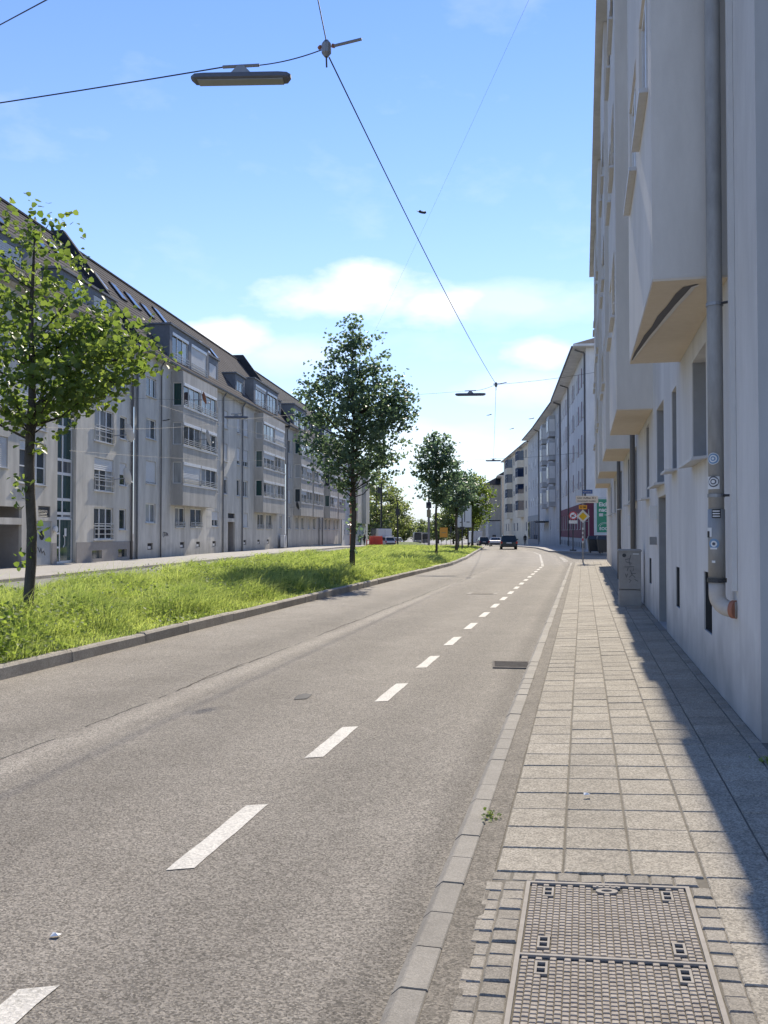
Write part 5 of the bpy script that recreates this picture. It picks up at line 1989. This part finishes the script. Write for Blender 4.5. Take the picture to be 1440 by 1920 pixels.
# wires along the left street
wire('tram_wire', 'upper wire in front of the beige and grey houses', at(-60, 792, 30), at(392, 796, 50), .006, .25)
wire('tram_wire', 'wire from the left street lamp to the farther house', at(450, 786, 50), at(640, 760, 85), .008, .2)
wire('tram_wire', 'lower wire slanting over the long grey house', at(300, 760, 52), at(660, 850, 90), .007, .3)
wire('tram_wire', 'lowest thin wire in front of the long grey house', at(130, 845, 38), at(600, 860, 80), .006, .3)


def insulator(label, p, ang, s_=1.0):
    t = thing('wire_insulator', label, 'insulator', p, (0, 0, ang), 'insulators on the overhead wires')
    mb = MB()
    mb.tube([(-.22 * s_, 0, -.03), (-.16 * s_, 0, -.01), (-.05 * s_, 0, 0), (.05 * s_, 0, .02), (.16 * s_, 0, .05), (.22 * s_, 0, .06)], [.02, .045 * s_, .03, .03, .045 * s_, .02], 7)
    mb.build('body', M['metal_dark'], t)
    MB().tube([(-.34 * s_, 0, -.04), (-.2 * s_, 0, -.03)], .01, 5).build('eye', M['metal_dark'], t)


insulator('black insulator high in the open sky above the big linden', at(792, 399, 21), R(60), .8)
insulator('insulator right of the middle hanging lamp, lower pair, left', at(918, 778, 60), .2, .7)
insulator('insulator against the sky left of the far right eaves', at(997, 785, 66), .3, .9)
insulator('insulator near the far right eaves, smaller one', at(960, 804, 75), .2, .8)
insulator('insulator on the wire before the beige house', at(25, 790, 31.2), .2, .8)
insulator('insulator on the wire left of the grey bays', at(312, 788, 46), .2, .8)

# ================================================================== STREET FURNITURE
# distribution cabinet with a tag
cp = PV(.98, 19.5, 0)
cb_ = thing('distribution_cabinet', 'grey distribution cabinet with black scribble against the shaded wall', 'cabinet', cp, (0, 0, -A))
MB().box(-.23, .23, -.15, .15, -.03, .33).build('base', M['cabinet'], cb_)
bd = MB().box(-.225, .225, -.145, .145, .345, 1.15).build('body', M['cabinet'], cb_)
MB().cbox(-.245, .245, -.17, .17, 1.151, 1.20, .02).build('lid', M['cabinet'], cb_)
MB().box(-.215, .215, -.152, -.147, .36, 1.13).build('door', M['cabinet'], cb_)
MB().disc((-.12, -.156, 1.07), .04, 'y', 14, .008).build('lock', M['metal_dark'], cb_)
MB().box(.06, .18, -.158, -.153, 1.09, 1.11).build('name_plate', M['sign_white'], cb_)
g = MB()
for pts in ([(.02, 1.08), (-.02, .95), (.0, .86), (.04, .9), (-.08, .93), (-.1, .98), (0, 1.0)], [(-.12, .82), (.08, .83), (.06, .74)], [(-.04, .81), (-.06, .74)], [(-.1, .68), (-.08, .6), (-.05, .68)], [(.0, .76), (.04, .66), (-.02, .6)], [(.02, .68), (.12, .69)], [(.04, .66), (.1, .6)], [(-.03, .56), (.02, .54), (-.02, .49)], [(.09, .56), (.16, .52)]):
    g.tube([(x, -.155, z) for x, z in pts], .0055, 5)
g.build('graffiti', M['graffiti_grey'], cb_)

# priority sign post at the pavement corner
sp = W(.02, 48.3, 0)
sx_ = at(1093, 1051, sp.y).x
sg = thing('sign_post', 'sign post with yellow diamond, orange plate and white direction board', 'sign', (sx_, sp.y, -.04), (0, 0, 0))
MB().tube([(0, 0, 0), (0, 0, 4.05)], .038, 10).build('pole', M['metal_grey'], sg)
yp = -.06
dm_ = MB()
for (r_, y0, y1) in ((.36, yp - .012, yp),):
    dm_.prism([(0, -r_), (r_, 0), (0, r_), (-r_, 0)], 'y', y0, y1)
dmo = dm_.build('diamond_sign', M['sign_white'], sg, (0, 0, 2.50))
MB().prism([(0, -.225), (.225, 0), (0, .225), (-.225, 0)], 'y', yp - .016, yp - .0125).build('yellow_field', M['sign_yellow'], dmo)
op = MB().box(-.22, .22, yp - .012, yp, 2.88, 3.10).build('number_plate', M['sign_orange'], sg)
obj('lettering', text_mesh('U 38', .15, M['sign_black'], .001, bold=.004), op, (0, yp - .014, 2.985), (R(90), 0, 0))
wb = MB().box(-.38, .82, yp - .012, yp, 3.22, 3.60).build('direction_board', M['sign_cream'], sg)
obj('lettering', text_mesh('Lkw: Aufbau 30 t', .145, M['sign_black'], .001, bold=.002), wb, (.20, yp - .014, 3.49), (R(90), 0, 0))
obj('lettering', text_mesh('Innenstadt meiden', .130, M['sign_black'], .001, bold=.001), wb, (.20, yp - .014, 3.32), (R(90), 0, 0))
bl = MB().box(-.02, .52, yp - .012, yp, 3.72, 3.93).build('street_name_plate', M['sign_blue'], sg)
obj('lettering', text_mesh('Ruthardtstr.', .09, M['sign_white'], .001), bl, (.25, yp - .014, 3.82), (R(90), 0, 0))
for z, c_ in ((1.05, 'sign_white'), (1.2, 'sign_red'), (1.32, 'sign_white'), (1.55, 'sign_white'), (1.78, 'sign_white')):
    MB().tube([(0, 0, z), (0, 0, z + .11)], .041, 10).build('sticker_band', M[c_], sg)
# second post with the round prohibition sign
p2 = at(1074, 1027, 79)
s2_ = thing('sign_post', 'round red-rimmed prohibition sign on a post before the maroon wall', 'sign', (p2.x, 75.0, 0), (0, 0, 0))
s2_.location = (at(1074.5, 1027, 75).x, 75.0, 0.0)
MB().tube([(0, 0, 0), (0, 0, 3.35)], .05, 10).build('pole', M['metal_dark'], s2_)
MB().box(-.25, .25, -.2, .2, 0, .12).build('foot', M['metal_dark'], s2_)
rs_ = MB().disc((0, -.07, 3.03), .36, 'y', 28, .012).build('round_sign', M['sign_red'], s2_)
MB().disc((0, -.079, 3.03), .27, 'y', 28, .004).build('white_field', M['sign_white'], rs_)
MB().add([(-.15, -.083, 2.93), (.02, -.083, 2.93), (.02, -.083, 3.1), (-.15, -.083, 3.1), (.03, -.083, 2.93), (.14, -.083, 2.93), (.14, -.083, 3.0), (.03, -.083, 3.06)], [(0, 1, 2, 3), (4, 5, 6, 7)]).build('lorry_symbol', M['sign_black'], rs_)
MB().add([(-.2, -.0845, 2.85), (-.16, -.0845, 2.81), (.2, -.0845, 3.2), (.16, -.0845, 3.24)], [(0, 1, 2, 3)]).build('red_bar', M['sign_red'], rs_)
MB().box(-.36, .36, -.076, -.064, 2.35, 2.62).build('plate', M['sign_cream'], s2_)
# grey goal-shaped frame beside it
fr_ = thing('pipe_frame', 'slim grey goal-shaped pipe frame beside the dark bin', 'frame', (at(1104, 1030, 72).x, 72, 0), (0, 0, .2))
MB().tube([(-.35, 0, 0), (-.35, 0, 3.0)], .04, 8).build('post', M['metal_grey'], fr_)
MB().tube([(.0, 0, 0), (.0, 0, 3.5)], .04, 8).build('post', M['metal_grey'], fr_)
for z in (2.5, 2.9):
    MB().tube([(-.35, 0, z), (0, 0, z)], .03, 8).build('rail', M['metal_grey'], fr_)
# green poster board
po = thing('billboard', 'green poster board with white lettering behind the house corner', 'billboard', (at(1117, 1000, 74).x, 74, 0), (0, 0, R(-6)))
MB().box(-.12, 3.7, .0, .16, 1.35, 4.55).build('frame', M['poster_frame'], po)
pb = MB().box(.10, 3.5, -.015, -.001, 1.6, 4.4).build('poster', M['poster_green'], po)
for tx, z, sz in (('Eiche', 3.95, .48), ('nacht', 3.5, .48)):
    obj('lettering', text_mesh(tx, sz, M['sign_white'], .001, 'LEFT', .012), pb, (.26, -.018, z), (R(90), 0, 0))
MB().box(.28, .62, -.018, -.0155, 2.95, 3.2).build('print_block', M['wall_white'], pb)
obj('lettering', text_mesh('10%', .2, M['sign_white'], .001, 'LEFT'), pb, (.72, -.018, 3.06), (R(90), 0, 0))
obj('lettering', text_mesh('EOC', .34, M['sign_white'], .001, 'LEFT', .006), pb, (.3, -.018, 1.9), (R(90), 0, 0))
arc = MB()
for r_ in (.36, .48):
    arc.tube([(.75 + r_ * 1.1 * math.cos(a), -.02, 2.05 + r_ * .8 * math.sin(a)) for a in np.linspace(.15, math.pi - .15, 9)], .015, 5)
arc.build('arch_emblem', M['sign_white'], pb)
for x in (.3, 3.2):
    MB().box(x - .06, x + .06, .03, .13, 0, 1.35).build('leg', M['metal_dark'], po)
# dark waste containers below it
for i, (px, d_, lab) in enumerate(((1118, 68, 'dark waste container with a white notice beside the sign posts'), (1136, 66, 'dark waste container half hidden by the house corner'))):
    q = at(px, 1030, d_)
    wbn = thing('waste_container', lab, 'waste container', (q.x, d_, 0), (0, 0, R(-8)), 'waste containers at the corner')
    rings = [[(-.55, -.45, .12), (.55, -.45, .12), (.55, .45, .12), (-.55, .45, .12)], [(-.65, -.52, 1.05), (.65, -.52, 1.05), (.65, .52, 1.05), (-.65, .52, 1.05)]]
    MB().loft(rings).build('body', M['bin_dark'], wbn)
    MB().loft([[(-.68, -.55, 1.055), (.68, -.55, 1.055), (.68, .55, 1.055), (-.68, .55, 1.055)], [(-.6, -.3, 1.32), (.6, -.3, 1.32), (.6, .5, 1.32), (-.6, .5, 1.32)]]).build('lid', M['bin_dark'], wbn)
    for sx in (-.45, .45):
        for sy in (-.35, .35):
            MB().disc((sx, sy, .07), .07, 'x', 10, .05).build('wheel', M['tyre'], wbn)
    if i == 0:
        MB().box(-.12, .16, -.53, -.515, .55, .95).build('notice', M['sign_white'], wbn, (0, .02, 0), (R(-4.5), 0, 0))
# small cabinet on the left pavement
q_ = b2.matrix_basis @ Vector((36.0, -.45, 0))
lc = thing('distribution_cabinet', 'pale grey cabinet at the foot of the long grey house', 'cabinet', q_, (0, 0, b2.rotation_euler.z))
MB().box(-.55, .55, -.2, .2, 0, .12).build('base', M['plinth'], lc)
MB().cbox(-.53, .53, -.18, .18, .121, 1.3, .03).build('body', M['wall_pale'], lc)
MB().box(-.01, .01, -.19, -.181, .2, 1.2).build('door_seam', M['metal_dark'], lc)
# bollards at the far kerb
# ---- signs and signals on the median
def pole_thing(name, label, cat, px, d, z, h, r=.06, mat='metal_dark'):
    t = thing(name, label, cat, (at(px, 1000, d).x, d, z), (0, 0, 0))
    MB().tube([(0, 0, 0), (0, 0, h)], [r * 1.2, r], 8).build('pole', M[mat], t)
    return t


bs = thing('sign_board', 'large blank-backed white road sign on two posts behind the linden', 'sign', (at(869, 1000, 85).x, 85, .1), (0, 0, R(-4)))
MB().box(-.75, .75, -.03, .03, 2.0, 4.1).build('panel', M['sign_white'], bs)
MB().box(-.8, .8, .031, .05, 1.95, 4.15).build('panel_frame', M['metal_grey'], bs)
for x in (-.45, .45):
    MB().tube([(x, .1, 0), (x, .1, 4.0)], .06, 8).build('leg', M['metal_dark'], bs)
ar = MB()
ar.tube([(.12, -.04, 2.5), (.12, -.04, 3.7)], .035, 6)
ar.tube([(-.1, -.04, 3.75), (.34, -.04, 3.75)], .05, 6)
ar.tube([(-.35, -.04, 2.45), (-.12, -.04, 2.5)], .04, 6)
ar.tube([(.3, -.04, 2.5), (.6, -.04, 2.5)], .04, 6)
ar.build('lane_diagram', M['sign_black'], bs)
gp = pole_thing('sign_post', 'dark green post with small plates in front of the white board', 'sign', 866.5, 78, .1, 4.4, .05)
MB().box(-.2, .2, -.06, -.05, 1.75, 2.0).build('plate', M['metal_dark'], gp)
tp = pole_thing('tram_signal', 'tram signal mast with orange plate left of the slim linden', 'signal', 804, 118, gz(118), 7.6, .14, 'metal_grey')
MB().box(-.35, .35, -.22, .05, 5.1, 5.9).build('signal_head', M['metal_dark'], tp)
MB().disc((-.0, -.23, 5.6), .14, 'y', 12, .02).build('signal_lens', M['dark'], tp)
MB().box(-.28, .28, -.2, -.14, 3.9, 4.9).build('orange_plate', M['brass'], tp)
t2 = pole_thing('tram_signal', 'dark traffic signal mast above the white parked cars', 'signal', 745.5, 120, gz(120), 6.0, .09)
MB().box(-.28, .28, -.2, .12, 4.2, 5.1).build('signal_head', M['metal_dark'], t2)
t3 = pole_thing('catenary_mast', 'tall tram line mast with bracket arm behind the red container', 'mast', 715, 150, gz(150), 10.5, .15)
MB().tube([(-.1, 0, 9.9), (2.6, 0, 10.2)], .05, 6).build('arm', M['metal_dark'], t3)
MB().tube([(0, 0, 8.7), (2.2, 0, 10.1)], .035, 6).build('brace', M['metal_dark'], t3)
t4 = thing('traffic_light', 'dark hanging traffic light left of the big linden trunk', 'signal', (at(711, 915, 95).x, 95, at(711, 918, 95).z), (0, 0, 0))
MB().box(-.2, .2, -.15, .15, -.4, .25).build('housing', M['metal_dark'], t4)
MB().tube([(0, 0, .25), (0, 0, .55), (-1.8, 0, .62), (-4.2, 0, .5)], .03, 6).build('arm', M['metal_dark'], t4)
yw = thing('warning_board', 'yellow direction board beside a dark signal, right of the tram', 'sign', (at(832, 1000, 135).x, 135, gz(135)), (0, 0, 0))
MB().box(-.6, .6, -.03, .03, 1.25, 2.75).build('panel', M['sign_orange'], yw)
MB().box(-.35, .35, -.04, -.031, 1.9, 2.0).build('arrow', M['brass'], yw)
for x in (-.4, .4):
    MB().tube([(x, .05, 0), (x, .05, 1.3)], .04, 6).build('leg', M['metal_dark'], yw)
MB().tube([(1.1, .1, 0), (1.1, .1, 3.0)], .05, 6).build('signal_pole', M['metal_dark'], yw)
MB().box(.95, 1.25, -.1, .1, 2.0, 2.95).build('signal_head', M['metal_dark'], yw)
bsst = thing('bus_shelter', 'dark framed poster panel and shelter by the far pavement', 'shelter', (at(714, 1000, 138).x, 138, gz(138)), (0, 0, 0))
for x in (-1.5, 1.5):
    MB().box(x - .07, x + .07, -.07, .07, 0, 2.7).build('post', M['metal_dark'], bsst)
MB().box(-1.43, 1.43, -.06, .06, 2.5, 2.7).build('top_rail', M['metal_dark'], bsst)
MB().quad((-1.43, 0, .3), (1.43, 0, .3), (1.43, 0, 2.5), (-1.43, 0, 2.5)).build('pane', M['glass'], bsst)
# grass island beyond the junction
gi = MB()
n_ = 22
cen = at(742, 1018, 140)
ring0 = [(cen.x + 5.5 * math.cos(a), 140 + 14 * math.sin(a), gz(140) - .1) for a in np.linspace(0, 2 * math.pi, n_, endpoint=False)]
ring1 = [(cen.x + 3.6 * math.cos(a), 140 + 9 * math.sin(a), gz(140) + .45) for a in np.linspace(0, 2 * math.pi, n_, endpoint=False)]
gi.loft([ring0, ring1])
M['island_grass'] = surf('island_grass', (.07, .11, .02), (.14, .18, .045), ((.5, .5), (6, .5)), .95, .8, 12, bdist=.1)
structure(gi.build('grass_island', M['island_grass']))

# ================================================================== VEHICLES (rear faces the camera; local y forward)
def ring8(y, hw, z0, z1, r=.1):
    return [(-hw + r, y, z0), (hw - r, y, z0), (hw, y, z0 + r), (hw, y, z1 - r), (hw - r, y, z1), (-hw + r, y, z1), (-hw, y, z1 - r), (-hw, y, z0 + r)]


_wheel = MB().tube([(-.1, 0, 0), (-.085, 0, 0), (.085, 0, 0), (.1, 0, 0)], [.24, .30, .30, .24], 16).mesh('wheel', M['tyre'])
_rim = MB().tube([(-.103, 0, 0), (.103, 0, 0)], .19, 14).mesh('rim', M['rim'])


def car(name, label, cat, loc, rz, paint, L=4.2, Wd=1.7, H=1.42, wagon=True):
    t = thing(name, label, cat, loc, (0, 0, rz))
    hw = Wd / 2
    b_ = MB()
    bl_ = .82
    b_.loft([ring8(0, hw * .88, .32, .72, .08), ring8(.08, hw * .97, .24, bl_, .1), ring8(.6, hw, .22, bl_ + .06, .1), ring8(L * .55, hw, .22, bl_ + .05, .1), ring8(L - .7, hw * .98, .24, bl_ - .05, .1), ring8(L - .12, hw * .92, .28, .66, .1), ring8(L, hw * .8, .34, .58, .08)])
    b_.build('body', M[paint], t)
    rb_ = .12 if wagon else .75
    rt_ = .42 if wagon else 1.35
    gl = MB()
    z0, z1 = bl_ + .02, H - .07
    gl.loft([[(-hw * .93, rb_, z0), (hw * .93, rb_, z0), (hw * .76, rt_, z1), (-hw * .76, rt_, z1)], [(-hw * .94, L * .68, z0), (hw * .94, L * .68, z0), (hw * .76, L * .5, z1), (-hw * .76, L * .5, z1)]])
    gl.build('windows', M['car_glass'], t)
    rf_ = MB()
    rf_.loft([[(-hw * .78, rt_ - .04, z1 + .002), (hw * .78, rt_ - .04, z1 + .002), (hw * .68, rt_ + .05, H), (-hw * .68, rt_ + .05, H)], [(-hw * .78, L * .5, z1 + .002), (hw * .78, L * .5, z1 + .002), (hw * .68, L * .47, H), (-hw * .68, L * .47, H)]])
    rf_.build('roof', M[paint], t)
    pi = MB()
    for sx in (-1, 1):
        pi.add([(sx * hw * .95, rb_ - .02, z0), (sx * hw * .80, rb_ - .02, z0), (sx * hw * .66, rt_ - .02, z1), (sx * hw * .80, rt_ - .02, z1)], [(0, 1, 2, 3)])
    pi.build('pillars', M[paint], t)
    for sx in (-1, 1):
        for yw_ in (.75, L - .85):
            w_ = obj('wheel', _wheel, t, (sx * (hw - .12), yw_, .30))
            obj('rim', _rim, w_)
        MB().box(sx * hw * .9 - .09, sx * hw * .9 + .09, -.012, .1, .58, .80).build('tail_light', M['tail'], t)
        MB().box(sx * hw * .72 - .14, sx * hw * .72 + .14, L - .1, L + .01, .55, .66).build('headlight', M['headlamp'], t)
        MB().box(sx * (hw + .09) - .09, sx * (hw + .09) + .09, L * .62, L * .66, .92, 1.05).build('mirror', M[paint], t)
    MB().box(-.26, .26, -.02, -.003, .60, .71).build('number_plate', M['sign_white'], t)
    MB().box(-hw * .9, hw * .9, -.05, .02, .34, .5).build('bumper', M['metal_dark'], t)
    return t


def ground_at(px, d):
    return (at(px, 1000, d).x, d, gz(d) + ROADZ)


car('estate_car', 'dark green estate car driving away on the road', 'car', ground_at(954.5, 88), R(-6), 'car_green')
car('coupe_car', 'white low saloon car ahead of the dark green estate', 'car', ground_at(928, 126), R(-12), 'car_white', 4.4, 1.8, 1.32, False)
car('small_car', 'dark navy car with red tail light beside the white van', 'car', ground_at(908, 150), R(2), 'car_navy', 4.0, 1.7, 1.5)


def box_van(label, loc, rz, paint):
    t = thing('box_van', label, 'van', loc, (0, 0, rz))
    MB().cbox(-1.0, 1.0, 0, 3.4, .55, 2.6, .06).build('cargo_box', M[paint], t)
    MB().loft([ring8(3.42, .95, .4, 2.0, .12), ring8(4.4, .95, .4, 1.95, .12), ring8(5.0, .9, .4, 1.15, .12), ring8(5.3, .8, .45, 1.0, .12)]).build('cab', M[paint], t)
    MB().box(-.9, .9, -.02, .0, .45, .56).build('bumper', M['metal_dark'], t)
    MB().box(-.01, .01, -.012, -.002, .7, 2.5).build('door_seam', M['metal_dark'], t)
    for sx in (-1, 1):
        MB().box(sx * .85 - .08, sx * .85 + .08, -.03, -.002, .62, .85).build('tail_light', M['tail'], t)
        for y in (.8, 4.3):
            w_ = obj('wheel', _wheel, t, (sx * .85, y, .3))
            obj('rim', _rim, w_)
    MB().box(-.2, .2, -.03, -.021, .46, .55).build('number_plate', M['sign_white'], t)
    return t


box_van('white box van stopped at the end of the median', ground_at(894, 158), R(2), 'car_white')
box_van('white delivery van parked beside the red container', ground_at(722, 128), R(6), 'car_white')
car('parked_car', 'white parked car right of the delivery van', 'car', ground_at(733, 126), R(25), 'car_white', 4.0, 1.7, 1.4)
car('parked_car', 'white car roof showing over the grass island', 'car', ground_at(754, 158), R(70), 'car_white', 4.0, 1.7, 1.45)
# red skip with ribs
rc_ = thing('red_container', 'bright red container with fence panels on the far pavement', 'container', ground_at(706, 112), (0, 0, R(8)))
MB().loft([[(-.85, 0, .05), (.85, 0, .05), (.85, 1.4, .05), (-.85, 1.4, .05)], [(-.75, .05, 1.35), (.75, .05, 1.35), (.75, 1.35, 1.35), (-.75, 1.35, 1.35)]]).build('body', M['container_red'], rc_)
MB().box(-.8, .8, .0, 1.4, 1.351, 1.42).build('lid', M['container_red'], rc_)
for x in (-1.3, -.9, -.5, -.1, .3, .7):
    MB().box(x - .05, x + .05, -.25, -.2, 0, .85).build('fence_bar', M['container_red'], rc_)
MB().box(-1.35, .8, -.26, -.21, .851, .95).build('fence_rail', M['container_red'], rc_)
# tram coming towards the camera
tr = thing('tram', 'beige and black tram approaching on the left of the median end', 'tram', (at(783.5, 1000, 235).x, 235, gz(235) - .15), (0, 0, R(-1.5)))
prof = [(-1.2, .35), (1.2, .35), (1.25, 1.2), (1.22, 2.6), (1.0, 3.3), (-1.0, 3.3), (-1.22, 2.6), (-1.25, 1.2)]


def tr_ring(y, k, lift=0):
    return [(x * k, y, lift + z * (1 if z > 1 else 1)) for x, z in prof]


MB().loft([tr_ring(0, .86), tr_ring(.35, .96), tr_ring(.9, 1.0), tr_ring(28, 1.0)]).build('body', M['tram_body'], tr)
MB().loft([[(-.95, -.03, 1.15), (.95, -.03, 1.15), (.9, -.02, 3.05), (-.9, -.02, 3.05)], [(-1.1, .3, 1.15), (1.1, .3, 1.15), (1.0, .3, 3.05), (-1.0, .3, 3.05)]]).build('windscreen', M['tram_dark'], tr)
MB().box(-.6, .6, -.05, -.03, 2.75, 3.0).build('destination_board', M['dark'], tr)
for sx in (-1, 1):
    MB().disc((sx * .62, -.05, .95), .14, 'y', 12, .05).build('headlight', M['headlamp'], tr)
    for k in range(8):
        MB().box(sx * 1.2 - .06, sx * 1.2 + .06, 2.0 + k * 3.2, 4.6 + k * 3.2, 1.3, 2.5).build('side_window', M['tram_dark'], tr)
MB().box(-.8, .8, -.04, .02, .3, .6).build('coupler_cover', M['tram_dark'], tr)
MB().tube([(-.6, 4, 3.3), (0, 5, 4.2), (.6, 4, 3.3)], .03, 5).build('pantograph', M['metal_dark'], tr)
# second coach stands to the right
t5 = thing('tram', 'rear of a second tram beside the signal mast', 'tram', (at(798, 1000, 245).x, 245, gz(245) - .15), (0, 0, R(-3)))
MB().loft([tr_ring(0, .86), tr_ring(.35, .96), tr_ring(.9, 1.0), tr_ring(24, 1.0)]).build('body', M['wall_l3'], t5)
MB().box(-.9, .9, -.03, .3, 1.4, 2.9).build('rear_window', M['tram_dark'], t5)

# ================================================================== PEOPLE
def person(label, loc, rz, h=1.76, stride=.28):
    k = h / 1.78
    J = {'pelvis': (0, 0, .98), 'waist': (0, .0, 1.15), 'chest': (0, .01, 1.36), 'neck': (0, .01, 1.53), 'head': (0, .03, 1.62), 'crown': (0, .02, 1.76),
         'hl': (-.10, 0, .92), 'kl': (-.10, stride * .55, .50), 'al': (-.10, stride * .45, .09), 'tl': (-.11, stride * .45 + .17, .04),
         'hr': (.10, 0, .92), 'kr': (.10, -stride * .1, .50), 'ar': (.10, -stride, .11), 'tr': (.11, -stride + .15, .04),
         'sl': (-.20, .0, 1.43), 'el': (-.26, -.06, 1.15), 'wl': (-.25, .06, .90), 'fl': (-.24, .09, .80), 'thl': (-.21, .11, .84),
         'sr': (.20, .0, 1.43), 'er': (.26, .02, 1.15), 'wr': (.25, .14, .92), 'fr': (.24, .18, .83), 'thr': (.21, .19, .87)}
    rad = dict(pelvis=.155, waist=.14, chest=.165, neck=.062, head=.095, crown=.075, hl=.10, kl=.068, al=.045, tl=.038, hr=.10, kr=.068, ar=.045, tr=.038,
               sl=.075, el=.052, wl=.036, fl=.026, thl=.014, sr=.075, er=.052, wr=.036, fr=.026, thr=.014)
    E = [('pelvis', 'waist'), ('waist', 'chest'), ('chest', 'neck'), ('neck', 'head'), ('head', 'crown'), ('pelvis', 'hl'), ('hl', 'kl'), ('kl', 'al'), ('al', 'tl'), ('pelvis', 'hr'), ('hr', 'kr'), ('kr', 'ar'), ('ar', 'tr'),
         ('chest', 'sl'), ('sl', 'el'), ('el', 'wl'), ('wl', 'fl'), ('wl', 'thl'), ('chest', 'sr'), ('sr', 'er'), ('er', 'wr'), ('wr', 'fr'), ('wr', 'thr')]
    names = list(J)
    me = bpy.data.meshes.new('person')
    me.from_pydata([tuple(c * k for c in J[n_]) for n_ in names], [(names.index(a), names.index(b)) for a, b in E], [])
    me.materials.append(M['clothes'])
    o = obj('person', me, None, loc, (0, 0, rz))
    md_ = o.modifiers.new('skin', 'SKIN')
    sv = me.skin_vertices[0].data
    for i, n_ in enumerate(names):
        sv[i].radius = (rad[n_] * k, rad[n_] * k * (.8 if n_ in ('chest', 'waist', 'pelvis') else 1))
        sv[i].use_root = n_ == 'pelvis'
    s_ = o.modifiers.new('smooth', 'SUBSURF')
    s_.levels = 1
    s_.render_levels = 1
    return tag(o, label, 'person')


q = at(984.5, 1000, 140)
person('person in dark jacket and trousers walking away on the far pavement', (q.x, 140, gz(140) + .005), R(-5))
q = at(675, 1000, 131)
person('person in dark clothes on the far left pavement by the corner house', (q.x, 131, gz(131) + .005), R(20), 1.74, .1)
q = at(683, 1000, 126)
person('second dark-clothed person on the left pavement, nearer the red container', (q.x, 126, gz(126) + .005), R(-30), 1.7, .2)
